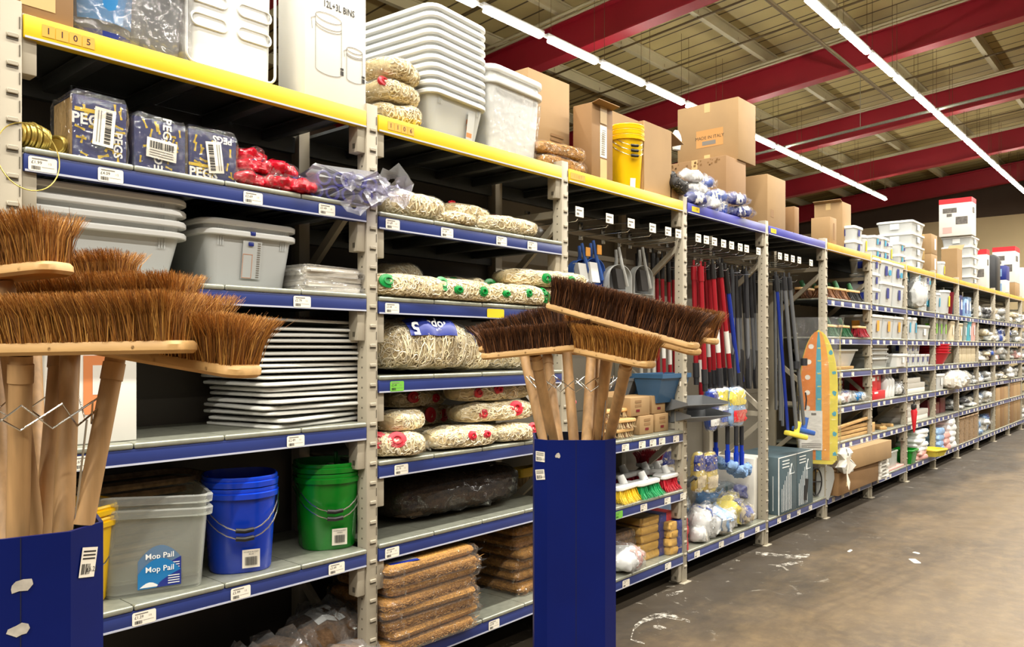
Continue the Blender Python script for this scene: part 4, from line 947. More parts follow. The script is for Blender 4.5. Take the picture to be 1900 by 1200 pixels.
        s.add([F_(-.05+.06*k/6, .024+.016*math.sin(PI*k/6), .0028) for k in range(7)], [tuple(range(7))], 1)
        s.text('Mop Pail', .025, 1, T(.01, F_(0, .075)[1]-.0016, .08) @ FRONT, bold=.01)
        for k in range(4): s.quad(F_(.035,.028+.008*k,.0034), F_(.07,.028+.008*k,.0034), F_(.07,.031+.008*k,.0034), F_(.035,.031+.008*k,.0034), 1)
        s.obj('label_sticker', [G['lab_b'], G['lab_w'], G['lab_n']], t, smooth=False)
    for (u, Y, mt, cn, lt, hs) in ((452, 2.645, 'pail_b', 'blue', 'BLUE', .0), (612, 2.675, 'pail_g', 'green', 'GREEN', 0)):
        pm = pail_mesh(.25, .25, .3, .036, mt=G[mt], taper=.86); X = PX(u, Y)-.015
        for i in range(2):
            t = thing(f'{cn}_pail', f'glossy {cn} plastic pail with wire handle, {"lower" if i == 0 else "upper"} of the nested two', 'pail', (X, Y, L4+.04*i), -.42, f'nested {cn} pails'); inst('body', pm, t); bail(t, .262, .245, .115+.012*i, .155, .0026)
            if i == 0:
                q = MB(); M = RZ(.42*0) 
                q.quad((-.005,-.119,.02), (.055,-.117,.02), (.055,-.12,.085), (-.005,-.122,.085), 0); q.text('HYGIENE BUCKET', .0062, 1, T(.025, -.1232, .077) @ FRONT); q.text(lt, .007, 1, T(.025, -.1228, .069) @ FRONT)
                barcode(q, .004, .045, .03, .06, -.1225, 1, 2); q.obj('label_sticker', [G['paper'], G['ink']], t, smooth=False)
            elif cn == 'green': q = MB(); q.rbox(.035,.02,.26, .05,.03,.33, .003); q.obj('post_clip', G[mt], t)
    t = thing('wicker_basket', 'pale brown wicker basket in the shadow behind the mop pails', 'basket', (PX(250, 2.9), 2.88, L4), 0)
    m = MB()
    for k in range(11): m.tube([(x*(1+.012*k), y*(1+.012*k), .02+.03*k) for x, y, _ in rr(.4, .22, .06, 0, 6)], .012, 6, 0, None, True)
    m.obj('weave', G['wicker'], t)
    # bottom: dark bags
    for i, (u, Y, l_, w_, h_, rz) in enumerate(((505, 2.62, .3, .26, .2, .2), (600, 2.7, .34, .28, .23, -.1), (640, 2.56, .26, .24, .14, .3), (420, 2.72, .3, .26, .16, -.2), (330, 2.6, .3, .28, .14, .1))):
        t = thing('filled_bag', f'clear bag of brown granules on the bottom shelf, {ordw(i)} of the five', 'bag', (PX(u, Y), Y, L5), rz, 'bags of brown granules on the bottom shelf')
        sack_mb(superell(l_, w_, h_, 100+i, 2.4, .2), 14, 14).obj('granules', G['rubble'], t)
        w = sack_mb(superell(l_*1.06, w_*1.06, h_*1.08, 110+i, 2.2, .35, crump=.5), 22, 22); film_tail(w, superell(l_, w_, h_, 110+i, 2.4, .3), l_, i); w.obj('plastic_wrap', G['film_h'], t)
        if i == 1: q = MB(); g = superell(l_*1.01, w_*1.01, h_*1.01, 101, 2.4, .2); q.loft([[g(.3+.35*a/4, .14+.2*b/5) for b in range(6)] for a in range(5)], 0, None, False, False, closed=False); q.obj('paper_band', G['lab_w'], t)
top_goods(); bay1()
# ================================================================== BAY 2
def bay2():
    A1, A2, A3, A4, A5, A6 = LV[2][1:]
    mp = mop_pack
    g1 = 'mop bags on the second shelf of the second bay'
    mp('cream mop bag with a coiled end beside the post, second shelf', .33, .2, .115, 1, (PX(757, 2.6), 2.6, A1), -.1, (), 260, group=g1, along=0.)
    mp('long cream mop bag at the back of the second shelf', .5, .17, .15, 2, (PX(890, 2.84), 2.84, A1), 0, (), 260, group=g1, along=0.)
    mp('small rounded mop bag at the back near the post', .22, .16, .16, 3, (PX(815, 2.86), 2.86, A1), .2, (), 140, group=g1, along=0.)
    mp('mop bag with red and green loops lying on another bag', .28, .14, .07, 4, (PX(858, 2.62), 2.62, A1+.05), -.1, ((.2, .3, .7),), 140, group=g1)
    mp('flat mop bag with a green band at the shelf edge', .3, .14, .06, 5, (PX(828, 2.55), 2.555, A1), -.25, ((.35, .25, .7),), 160, 'green_p', group=g1)
    mp('long mop bag with a red band and twisted film end', .4, .15, .085, 6, (PX(935, 2.56), 2.565, A1), -.12, ((.42, .2, .8),), 230, group=g1)
    g2 = 'green plugged mop packs on the third shelf of the second bay'
    fr = (('beside the post', 752, (.12, .66, 1.35), (.97, .6, 1.2)), ('in the middle of the row', 848, (.35, .7, .9), (.75, .7, .9)), ('at the far end of the row', 950, (.22, .7, .8), (.62, .68, .8), (.95, .6, .8)))
    for i, q in enumerate(fr):
        mp(f'long cream mop roll with green sockets, {q[0]}', .37, .16, .1, 11+i, (PX(q[1], 2.545), 2.55, A2), -.05-.03*i, q[2:], 240, 'green_p', group=g2, roll=True)
    mp('upper of two long green-socketed mop rolls reaching past the post', .56, .16, .085, 15, (PX(1000, 2.56), 2.55, A2+.1), -.2, ((.45, .7, 1.), (.75, .7, .8)), 260, 'green_p', group=g2, roll=True)
    mp('lower of two long green-socketed mop rolls reaching past the post', .56, .18, .1, 16, (PX(1005, 2.58), 2.57, A2), -.22, ((.4, .7, 1.), (.68, .72, .7)), 260, 'green_p', group=g2, roll=True)
    mp('loose untidy mop with two green sockets behind the front rolls', .34, .2, .1, 17, (PX(845, 2.74), 2.72, A2+.03), -.3, ((.28, .66, 1.2), (.9, .65, 1.2)), 300, 'green_p', group=g2, along=0., tail=False)
    mp('heap of mop yarn in a tall clear bag beside the post', .22, .2, .17, 18, (PX(737, 2.74), 2.74, A2), 0, (), 200, group=g2, film='film_h', along=0.)
    mp('mop with a green socket lying at the back of the third shelf', .4, .18, .13, 19, (PX(880, 2.88), 2.87, A2), 0, ((.5, .7, 1.2),), 200, 'green_p', group=g2)
    g3 = 'mop bags on the fourth shelf of the second bay'
    t = mp('big loose mop bag with a blue label reading Mops upside down', .5, .34, .24, 21, (PX(765, 2.65), 2.66, A3), -.1, (), 620, group=g3, along=0.)
    f = superell(.5, .345, .25, 21, 3., .1); m = MB()
    m.loft([[f(.24+.5*i/10, .47-.13*j/5)+Vector((0, -.012, .004)) for j in range(6)] for i in range(11)], 0, None, False, False, closed=False)
    c0 = f(.55, .66)+Vector((0, -.03, .0)); 
    m.text('Mops', .062, 1, Matrix.Translation(f(.57, .4)+Vector((0, -.02, .004))) @ RX(PI/2-.55) @ RZ(PI-.06), bold=.02); m.text('5', .085, 1, Matrix.Translation(f(.3, .42)+Vector((0, -.022, .004))) @ RX(PI/2-.5) @ RZ(PI), bold=.03)
    m.obj('blue_label', [G['lab_n'], G['lab_w']], t)
    t = mp('rounded bag of coiled mops with a clear printed top, beside the labelled bag', .28, .24, .19, 22, (PX(862, 2.62), 2.64, A3), .15, (), 300, group=g3, along=0.)
    f = superell(.285, .245, .2, 22, 3., .1); q = MB(); q.loft([[f(.3+.4*a/5, .3+.18*b/5) for b in range(6)] for a in range(6)], 0, None, False, False, closed=False); q.obj('paper_band', G['lab_n'], t)
    mp('low grey-brown mop bag lying further back under the brooms', .42, .2, .085, 23, (PX(930, 2.76), 2.74, A3), 0, (), 220, group=g3)
    mp('dim mop bag deep in the shelf behind the labelled bag', .5, .2, .2, 24, (PX(800, 2.88), 2.87, A3), 0, (), 160, group=g3, along=0.)
    g4 = 'red plugged mop bags on the fifth shelf of the second bay'
    for i, (lab, u, Y, dz, L, Wd, H, rz, pl, n) in enumerate((
        ('frayed mop bundle with two red sockets at the near corner', 735, 2.55, 0, .24, .17, .1, -.5, ((.12, .6, 1.4), (.45, .62, 1.3)), 240),
        ('short ragged mop end resting on the frayed red socket bundle', 742, 2.58, .1, .2, .16, .09, .2, (), 260),
        ('mop bag with a red socket deep at the near end, middle layer', 790, 2.84, .085, .36, .18, .09, .1, ((.3, .68, 1.2), (.6, .7, 1.)), 160),
        ('mop bag with a red socket deep at the near end, top layer', 765, 2.86, .17, .36, .18, .09, 0, ((.3, .68, 1.2), (.7, .7, .8)), 160),
        ('deep lowest mop bag at the back near the post', 790, 2.85, 0, .4, .2, .085, 0, (), 120),
        ('long flat mop bag with red ties at the middle of the blue edge', 853, 2.56, 0, .42, .17, .1, -.06, ((.5, .68, .8), (.72, .68, .8)), 260),
        ('short mop bag with pointed film end beside the long flat one', 945, 2.55, 0, .28, .16, .085, -.2, ((.85, .62, .9),), 200),
        ('mop bag with a round red socket, middle of the far pile', 912, 2.6, .1, .5, .19, .095, -.1, ((.66, .66, 1.4), (.25, .7, 1.)), 260),
        ('mop bag with a small red socket, topmost of the far pile', 905, 2.64, .195, .5, .2, .1, -.05, ((.45, .68, 1.), (.2, .7, .9)), 260),
        ('mop bag end with a red socket behind the wooden broom handles', 1025, 2.6, .1, .2, .16, .09, -.2, ((.9, .6, 1.2),), 140),
        ('lowest mop bag behind the wooden broom handles', 1030, 2.58, 0, .22, .16, .09, 0, (), 140))):
        mp('cream '+lab if 'mop' in lab.split()[0] else lab, L, Wd, H, 30+i, (PX(u, Y), Y, A4+dz), rz, pl, n, group=g4)
    # level 5
    t = thing('rolled_doormat', 'dark bristly doormat rolled in smoky film on the sixth shelf', 'doormat', (PX(820, 2.8), 2.79, A5), 0)
    f = superell(.78, .34, .2, 50, 5, .05); m = sack_mb(f, 20, 20); strand_mb(f, 700, 3, m, (1, 2), .0012, 3, .02); m.obj('mat', [G['doormat'], G['wicker'], G['bas_c']], t)
    w = sack_mb(superell(.84, .42, .21, 51, 4, .12, crump=.3), 24, 24); w.obj('plastic_wrap', G['dark_film'], t)
    q = MB(); g = superell(.79, .36, .21, 50, 5, .05); q.loft([[g(.66+.14*a/4, .6+.13*b/4) for b in range(5)] for a in range(5)], 0, None, False, False, closed=False); q.obj('paper_band', G['photo_gr'], t)
    for i, u in enumerate((972, 1000)):
        t = thing('scrubbing_brush', f'yellow-backed brush lying bristles down at the back, {("nearer the doormat", "nearer the post")[i]}', 'brush', (PX(u, 2.84), 2.84, A5+.075), .05)
        inst('head_block', block_mesh(.14, .08, .05, 'yel_pr'), t); inst('bristles', bristle_mesh(.13, .07, .065, 400, [G['br_cr']]*4, 8+i, .2, .0016), t, (0,0,0), (PI, 0, 0))
    # level 6: coir mats
    fm = MB()
    for i in range(8):
        t = thing('coir_mat', f'bagged coir doormat, {ordw(i)} from the bottom of the front pile jutting over the beam', 'coir mat', (PX(797, 2.5)+.012*((i*3) % 4-1.5), 2.645+.006*(i % 3), A6+.0445*i), .03*((i*5) % 3-1), 'coir mats piled on the bottom shelf')
        if i == 0: me1 = coir_mat_mb(.52, .38, .043, 1, 1500).mesh('mat', [G['coirmat'], G['coir_b'], G['coir_a']])
        if i == 0:
            w = MB(); r = random.Random(6); w.loft([[(p[0]+r.uniform(-.006, .006), p[1]+r.uniform(-.006, .006), z_) for p in rr(.54*k, .4*k, .03, 0, 7)] for z_, k in ((.001, .99), (.012, 1.005), (.03, 1.005), (.044, .985))]); 
            for sx in (1,):
                w.loft([[(sx*(.26+.03*q), (j-4)*.045, .02+r.uniform(-.012, .012)*q) for j in range(9)] for q in range(3)], 0, None, False, False, closed=False)
            wm = w.mesh('plastic_wrap', G['film'])
        inst('mat', me1, t, (0,0,0), (0, 0, PI*(i % 2))); inst('plastic_wrap', wm, t)
        if i == 7: q = MB(); q.quad((-.22,-.13,.046), (-.08,-.16,.046), (-.06,-.06,.046), (-.2,-.03,.046), 0); q.quad((-.225,-.155,.046), (-.085,-.185,.046), (-.08,-.16,.0465), (-.22,-.13,.0465), 1); q.obj('paper_label', [G['scuff'], G['lab_n']], t)
    me2 = coir_mat_mb(.6, .36, .05, 2, 1300).mesh('mat', [G['coirmat'], G['coir_b'], G['coir_a']])
    for i in range(6):
        t = thing('coir_mat', f'bagged coir doormat, {ordw(i)} from the bottom of the pile beside the blue broom stand', 'coir mat', (PX(985, 2.74)+.01*(i % 2), 2.755+.01*((i*2) % 3), A6+.057*i), -.04*(i % 3-1), 'coir mats piled on the bottom shelf')
        inst('mat', me2, t, (0,0,0), (0, 0, PI*(i % 2)))
        w = MB(); r = random.Random(60+i); w.loft([[(p[0]+r.uniform(-.006, .006), p[1]+r.uniform(-.006, .006), z_) for p in rr(.62*k, .38*k, .03, 0, 7)] for z_, k in ((.001, .99), (.015, 1.01), (.035, 1.01), (.054, .97))]); w.obj('plastic_wrap', G['film'], t)
# ================================================================== DISPLAY STANDS WITH BROOMS
def stand(label, z, u, rot, marks, ch=.036, h=1.225):
    c = W(u, V0, z); t = thing('broom_stand', label, 'display stand', (c.x, c.y, 0), rot, 'blue card broom stands')
    a, th = .114, .006
    oc = lambda k, zz: [(x*k, y*k, zz) for x, y in ((-a+ch,-a), (a-ch,-a), (a,-a+ch), (a,a-ch), (a-ch,a), (-a+ch,a), (-a,a-ch), (-a,-a+ch))]
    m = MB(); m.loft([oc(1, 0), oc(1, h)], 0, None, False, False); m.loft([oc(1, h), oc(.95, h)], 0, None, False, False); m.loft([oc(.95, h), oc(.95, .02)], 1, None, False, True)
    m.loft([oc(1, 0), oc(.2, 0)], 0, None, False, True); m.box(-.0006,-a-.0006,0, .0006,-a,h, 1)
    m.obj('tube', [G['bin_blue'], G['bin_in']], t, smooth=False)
    for (nm, x, zz, w_, h_, side, ang) in marks:
        q = MB(); r = random.Random(int(x*1000)+7)
        if nm == 'torn_patch': pts = [(w_*math.cos(k/10*2*PI)*.5*(1+r.uniform(-.35, .3)), h_*math.sin(k/10*2*PI)*.5*(1+r.uniform(-.35, .3))) for k in range(10)]; q.add([(p[0], p[1], 0) for p in pts], [tuple(range(10))])
        else:
            q.add([(-w_/2,-h_/2,0), (w_/2,-h_/2,0), (w_/2,h_/2,0), (-w_/2,h_/2,0)], [(0,1,2,3)])
            for k in range(3): q.quad((-w_*.4,h_*(.1+.12*k),.0004), (w_*.4,h_*(.1+.12*k),.0004), (w_*.4,h_*(.15+.12*k),.0004), (-w_*.4,h_*(.15+.12*k),.0004), 1)
            r2 = random.Random(2); xx = -w_*.4
            while xx < w_*.1: q.quad((xx,-h_*.4,.0004), (xx+.0012,-h_*.4,.0004), (xx+.0012,-h_*.05,.0004), (xx,-h_*.05,.0004), 1); xx += r2.choice((.002, .003))
            q.text('£6.25', h_*.24, 1, T(w_*.28, -h_*.24, .0004))
        M = {'f': T(x, -a-.0012, zz) @ FRONT, 'c': T(a-ch/2+.0012, -a+ch/2-.0012, zz) @ RZ(PI/4) @ FRONT, 'r': T(a+.0012, x, zz) @ RZ(PI/2) @ FRONT, 'l': T(-a+ch/2-.0012, -a+ch/2-.0012, zz) @ RZ(-PI/4) @ FRONT}[side]
        q2 = MB(); q2.add(q.v, q.f, 0, M @ RZ(ang)); q2.m = q.m
        q2.obj(nm, [G['scuff'] if nm == 'torn_patch' else G['paper'], G['ink']], t, smooth=False)
    # zigzag wire keeping the handles apart
    w = MB(); n = 8; R_ = .135
    for ph in (0, PI/n):
        w.tube([(R_*math.cos(2*PI*k/(2*n)+ph)*(1.0 if k % 2 else .8), R_*math.sin(2*PI*k/(2*n)+ph)*(1.0 if k % 2 else .8), 1.4+(.018 if k % 2 else -.02)) for k in range(2*n)], .0017, 6, 0, None, True)
    for k in (1, 3, 5, 7): an = PI/4*k; w.tube([(.125*math.cos(an), .125*math.sin(an), 1.39), (.1*math.cos(an), .1*math.sin(an), 1.2), (.1*math.cos(an), .1*math.sin(an), .9)], .0017, 6)
    w.obj('wire_divider', G['wire'], t)
    return t
def broom(label, p1, p2, hu, rim, st, kind, Wd=.062, H=.068, tilt=0., n=5200, seed=1, group='', splay=.3, wid=.0008, lean=0., hm='wood2'):
    """p1, p2: ends of the block; hu: where the handle meets it; rim: where the handle crosses the stand's rim"""
    A, B = W(*p1), W(*p2); c = (A+B)/2; ax = (B-A).normalized(); L = (B-A).length
    up = Vector((0,0,1)); up = (up-ax*up.dot(ax)).normalized(); sd = up.cross(ax)
    q = Matrix((ax, sd, up)).transposed().to_4x4() @ RX(tilt)
    s_ = (hu-p1[0])/(p2[0]-p1[0]); e0 = A+(B-A)*min(.9, max(.1, s_))
    cz = DZ(st.x, st.y); r0 = W(rim[0], V0, cz+rim[1]); r0.z = 1.225
    d = (r0-e0).normalized(); f = r0.copy()
    while f.z > .2 and max(abs((f-st).dot(Vector((ST, -CT, 0)))), abs((f-st).dot(Vector((CT, ST, 0))))) < .088: f += d*.01
    t = thing('push_broom', label, 'broom', f, 0, group)
    mats = [G['coir_a'], G['coir_b'], G['coir_c'], G['core']] if kind == 'coir' else [G['bas_a'], G['bas_b'], G['bas_c'], G['core_d']] if kind == 'dark' else [G['coir_c'], G['coir_a'], G['bas_a'], G['core_d']]
    M = Matrix.Translation(c-f) @ q; bh = .018
    o = inst('head_block', block_mesh(L, Wd+.006, bh), t); o.matrix_local = M
    o = inst('bristles', bristle_mesh(L-.012, Wd, H, n, mats, seed, splay, wid, lean), t); o.matrix_local = M @ T(0, 0, bh-.0005)
    h = MB(); e = e0-f; h.tube([e*k for k in (0.0, .25, .5, .75, 1.0)], .0155, 14); h.obj('handle', G[hm], t)
    h = MB(); d2 = e.normalized(); h.tube([e-d2*.012, e-d2*.04], .0172, 14); h.obj('collar', G['wood2'], t)
    return t
def brooms():
    s1 = stand('blue eight-sided broom stand with torn paper patches beside the first bay', 1.25, 31, TH-PI/2+.6,
          (('price_sticker', 0, 1.17, .034, .045, 'c', -.2), ('torn_patch', .0, 1.155, .036, .018, 'f', .3), ('torn_patch', -.002, 1.09, .026, .018, 'f', .1), ('torn_patch', .02, .8, .03, .01, 'f', .5)), .05)
    s2 = stand('blue eight-sided broom stand in front of the second and third bays', 2.3, 1063, TH-PI/2,
          (('price_sticker', 0, 1.2, .034, .028, 'l', .0), ('price_sticker', 0, 1.15, .034, .028, 'l', .15), ('torn_patch', -.05, 1.205, .018, .014, 'f', .1)), .034, 1.247)
    a, b = s1.location.copy(), s2.location.copy()
    g = 'coir brooms standing in the near blue stand'; kw = dict(group=g, wid=.0006)
    broom('long coir broom across the front of the near stand', (-250, 665, 1.22), (353, 655, 1.12), 52, (33, -.06), a, 'coir', n=15000, seed=1, H=.07, **kw)
    broom('coir broom just behind the front one, bristles a little higher', (-200, 606, 1.38), (358, 603, 1.3), 140, (118, .0), a, 'coir', n=11000, seed=2, **kw)
    broom('coir broom whose rounded end shows beyond the front broom', (-60, 636, 1.42), (412, 645, 1.26), 125, (85, .04), a, 'coir', n=9000, seed=3, **kw)
    broom('coir broom with a head sloping down past the others', (100, 640, 1.36), (465, 702, 1.16), 228, (155, -.01), a, 'coir', n=9000, seed=4, H=.072, lean=.006, **kw)
    broom('raised coir broom with a curved end, standing tallest over the near stand', (-250, 548, 1.3), (118, 508, 1.2), 10, (60, .02), a, 'coir', n=9000, seed=5, H=.078, **kw)
    broom('coir broom partly hidden behind the tallest one', (-150, 545, 1.58), (250, 530, 1.52), 60, (70, .06), a, 'coir', n=6000, seed=6, H=.05, **kw)
    broom('coir broom at the back of the near stand with only its handle in view', (-330, 600, 1.5), (20, 610, 1.45), -10, (10, .05), a, 'coir', n=3000, seed=7, **kw)
    g = 'brooms standing in the further blue stand'; kw = dict(group=g, wid=.0009)
    broom('longest dark-bristled broom with a pale block sloping over the stand', (1018, 573, 2.22), (1292, 650, 1.98), 1138, (1110, .0), b, 'dark', n=7500, seed=8, H=.078, lean=.012, **kw)
    broom('long brown broom behind the sloping pale block', (1068, 592, 2.55), (1330, 640, 2.3), 1121, (1108, .05), b, 'mid', n=6000, seed=9, H=.08, **kw)
    broom('dark-bristled broom with a level block at the front of the further stand', (894, 668, 2.12), (1097, 648, 2.16), 992, (1028, -.05), b, 'dark', n=5500, seed=10, H=.064, lean=-.004, **kw)
    broom('dark broom behind the level one, tilting up', (895, 655, 2.5), (1045, 615, 2.34), 970, (1010, .0), b, 'dark', n=3800, seed=11, H=.066, **kw)
    broom('shorter light coir broom at the front of the further stand', (1072, 655, 2.15), (1208, 684, 1.98), 1165, (1128, -.03), b, 'coir', n=4800, seed=12, H=.066, **kw)
    broom('broom whose dull block shows under the longest broom', (1120, 612, 2.42), (1294, 660, 2.2), 1135, (1105, .07), b, 'mid', n=3500, seed=13, H=.06, **kw)
    broom('small brown broom peeping between the dark brooms', (1010, 614, 2.5), (1140, 628, 2.4), 1050, (1065, .03), b, 'coir', n=2000, seed=14, H=.05, **kw)
    broom('plain broom at the very back of the further stand', (1000, 655, 2.5), (1150, 662, 2.45), 1013, (1036, .05), b, 'coir', n=2000, seed=15, H=.05, **kw)
    broom('plain broom at the back beside the handle of the light coir one', (1050, 640, 2.48), (1180, 650, 2.42), 1099, (1088, -.05), b, 'mid', n=2000, seed=16, H=.05, **kw)
bay2(); brooms()
# ================================================================== BAYS 3 TO 5: HOOKS, HANDLES AND PACKS
def bays345():
    B1, B2, B3 = LV[3][1:]; YB = YF+DEP
    # display hooks with price tickets
    hm = MB(); hm.tube([(0,.34,0), (0,.0,0), (0,-.012,.012)], .0035, 6); hm.tube([(0,.34,.06), (0,-.02,.05)], .0022, 6); hm.rbox(-.02,.335,-.02, .02,.345,.09, .002)
    hk = hm.mesh('prong', G['wire'], ang=60)
    tk = MB(); tk.rbox(-.036,-.024,.018, .036,-.021,.072, .001, 0, seg=1); tk.quad((-.028,-.0245,.05), (.02,-.0245,.05), (.02,-.0245,.058), (-.028,-.0245,.058), 1); tk.quad((-.028,-.0245,.028), (-.005,-.0245,.028), (-.005,-.0245,.04), (-.028,-.0245,.04), 1)
    tm = tk.mesh('price_ticket', [G['paper'], G['ink_g']], smooth=False)
    rb = MB(); rb.rbox(0,0,-.015, BAY-.07,.012,.015, .002); rm = rb.mesh('bar', G['post'])
    for b in (3, 4, 5):
        for zz, nm in ((2.2, 'upper'), (2.07, 'lower')):
            o = inst('hook_bar', rm, None, (BX(b)+.035, YF+.36, zz)); tag(o, f'{nm} grey cross bar carrying display hooks in the {BN[b]}', 'rail', 'hook bars in the bays of hanging tools')
    hs = [(3, u, 2.2) for u in (1069, 1125, 1165, 1205, 1234, 1253)]+[(4, u, 2.2) for u in (1290, 1305, 1320, 1337, 1352, 1368, 1380, 1402)]+[(5, u, 2.2) for u in (1442, 1454, 1466, 1478, 1500)]
    hs += [(4, u, 2.07) for u in (1296, 1312, 1330, 1348, 1372, 1392)]+[(5, u, 2.07) for u in (1448, 1462, 1476)]
    cnt = {}
    for b, u, zz in hs:
        k = cnt.get((b, zz), 0); cnt[(b, zz)] = k+1
        t = thing('display_hook', f'wire display hook with white ticket, {ordw(k)} on the {"upper" if zz > 2.1 else "lower"} bar of the {BN[b]}', 'hook', (PX(u, 2.52), 2.52, zz-.02), 0, 'ticketed display hooks'); inst('prong', hk, t)
        if zz > 2.1: inst('price_ticket', tm, t)
        else: t['label'] = f'plain wire display hook without ticket, {ordw(k)} on the lower bar of the {BN[b]}'
    # dustpans hanging
    def pan(label, u, v0, v1, Y, col, rz=0, brush='white', w=.2):
        X = PX(u, Y); zt, zb = PZ(v0, X, Y), PZ(v1, X, Y); h = zt-zb
        t = thing('dustpan_set', label, 'dustpan', (X, Y, zb), rz, 'dustpan sets hanging in the third bay')
        body = h*.62; n = 16
        out = [(-w/2, 0), (w/2, 0)]+[(w/2*math.cos(PI*k/n)**1 if 1 else 0, body*.45+body*.55*math.sin(PI*k/n)**.8) for k in range(n+1)]
        m = MB(); cen = lambda s, y: [(p[0]*s, y, body*.5+(p[1]-body*.5)*s) for p in out]
        m.loft([cen(1., .0), cen(1.04, -.045), cen(1.0, -.045), cen(.93, -.006)], 0, None, True, False); m.loft([cen(.93, -.006), cen(.5, -.003)], 1, None, False, True)
        m.obj('pan', [G[col], G['pan_d' if col == 'pan_g' else col]], t)
        q = MB(); q.tube([(0,-.01,body*.97), (0,-.015,body*1.2), (0,-.01,h*.98)], .012, 8, r1=.009); q.obj('handle', G[col], t)
        b = MB(); b.tube([(.045,-.06,body*.22), (.015,-.065,body*.6), (-.01,-.06,body), (-.03,-.05,h*1.02)], .013, 8, r1=.009); o = b.obj('hand_brush', G['pan_g' if col != 'pan_b' else 'pan_b'], t)
        s = MB(); s.loft([[(x*1.7+.0*i_-.012-.016*i_, y-.05, body*(.1+.36*i_)) for x, y in ((-.026,-.016), (.018,-.016), (.018,.02), (-.026,.02))] for i_ in (0, .6, 1.3, 2.)]); s.obj('brush_bristles', G['br_bk' if col != 'pan_b' else 'lab_w'], o)
        if col == 'pan_b': c = MB(); c.rbox(-.022,-.075,h*.7, .022,-.07,h*.92, .002); c.obj('card_tag', G['tagor'], t)
    pan('blue dustpan and brush set hanging just behind the second post', 1072, 455, 528, 2.72, 'pan_b')
    pan('blue dustpan and brush set with an orange tag', 1093, 450, 530, 2.7, 'pan_b')
    pan('grey dustpan with black brush, nearer of the two grey sets', 1140, 462, 542, 2.66, 'pan_g', 0, w=.24)
    pan('grey dustpan with black brush, further of the two grey sets', 1184, 462, 546, 2.7, 'pan_g', 0, w=.22)
    # poles
    def pole(label, u0, v0, u1, v1, Y, col, grip='black', gl=.14, r=.0125, end=None, group='handles hanging in the tool bays'):
        A = Vector((PX(u0, Y), Y, 0)); A.z = PZ(v0, A.x, Y); B = Vector((PX(u1, Y), Y, 0)); B.z = PZ(v1, B.x, Y)
        t = thing('tool_handle', label, 'tool handle', B, 0, group); a = A-B; d = a.normalized()
        m = MB(); m.tube([Vector((0,0,0)), a-d*gl*.8], r, 10); m.obj('pole', G[col], t)
        m = MB(); m.tube([a-d*gl, a-d*.01, a], r*1.25, 10); m.tube([a+Vector((0,.0,.0)), a+Vector((0,0,.02)), a+Vector((0,.0,.035))], r*.5, 8); m.obj('grip', G[grip], t)
        if end == 'sleeve': m = MB(); m.tube([d*.0, d*.1], r*1.35, 10); m.tube([d*-.05, d*.01], r*1.1, 10); m.obj('sleeve', G['dark'], t)
        if end == 'label': m = MB(); m.tube([d*.2, d*.36], r*1.06, 10); m.obj('label_wrap', G['card_w'], t); m = MB(); m.tube([d*-.05, d*.09], r*1.35, 10); m.obj('sleeve', G['dark'], t)
        if end == 'paddle': m = MB(); m.loft([[(x, y, z_) for x, y in ((-.03*s,-.012), (.03*s,-.012), (.03*s,.012), (-.03*s,.012))] for z_, s in ((-.02, .4), (.05, 1.), (.2, .9), (.28, .45))]); m.obj('paddle', G['dark'], t)
        return t
    for i, (u, v0, u1, v1, Y, c, e) in enumerate(((1183, 470, 1190, 700, 2.8, 'pole_w', None), (1198, 470, 1204, 700, 2.8, 'pole_w', None), (1211, 470, 1214, 700, 2.75, 'pole_w', None), (1218, 478, 1222, 720, 2.78, 'pole_r', None), (1228, 478, 1233, 720, 2.7, 'pole_r', 'label'), (1240, 485, 1244, 730, 2.75, 'pole_r', 'label'), (1249, 482, 1252, 730, 2.8, 'pole_r', None), (1256, 470, 1260, 700, 2.62, 'pole_w', None))):
        pole(f'{"pale" if c == "pole_w" else "red"} tool handle with a black grip, {ordw(i)} along the third bay', u, v0, u1, v1, Y, c, end=e)
    for i, (u, v0, u1, v1, Y) in enumerate(((1287, 492, 1292, 700, 2.6), (1294, 500, 1302, 760, 2.7), (1300, 494, 1308, 712, 2.55), (1308, 494, 1318, 712, 2.72), (1315, 492, 1326, 712, 2.6), (1322, 490, 1336, 706, 2.55), (1330, 490, 1344, 706, 2.7), (1335, 488, 1356, 705, 2.56), (1340, 488, 1364, 704, 2.62))):
        pole(f'red pole with a dark collar, {ordw(i)} of the red row in the fourth bay', u, v0, u1, v1, Y, 'pole_r', 'pole_r' if i < 4 else 'black', .1, .0165, ('label', 'sleeve')[i % 2 == 0 and i != 8], 'red poles in the fourth bay')
    for i, (u, v0, u1, v1, Y) in enumerate(((1346, 498, 1372, 715, 2.57), (1352, 500, 1380, 730, 2.72))):
        pole(f'dark blue pole with a black grip, {"nearer" if i == 0 else "further"} of the two after the red row', u, v0, u1, v1, Y, 'pole_b', 'black', .18, .016, 'sleeve')
    for i in range(10):
        u = 1358+6.6*i
        pole(f'dark grey pole with paddle end, {ordw(i)} of the grey row in the fourth bay', u, 500+3*(i % 3), u+4+(i*5) % 9, 716, 2.58+.07*(i % 4), 'pole_g', 'dark', .35, .013, 'paddle', 'grey poles in the fourth bay')
    for i, (u, v0, u1, v1, Y, c) in enumerate(((1437, 512, 1440, 760, 2.7, 'pole_g'), (1443, 516, 1448, 780, 2.62, 'pole_g'), (1449, 512, 1452, 790, 2.7, 'pole_g'), (1440, 512, 1462, 800, 2.5, 'pole_b'))):
        pole(f'{"grey" if c == "pole_g" else "blue"} squeegee pole, {ordw(i)} hanging beside the ironing board', u, v0, u1, v1, Y, c, 'dark', .12, .013, None)
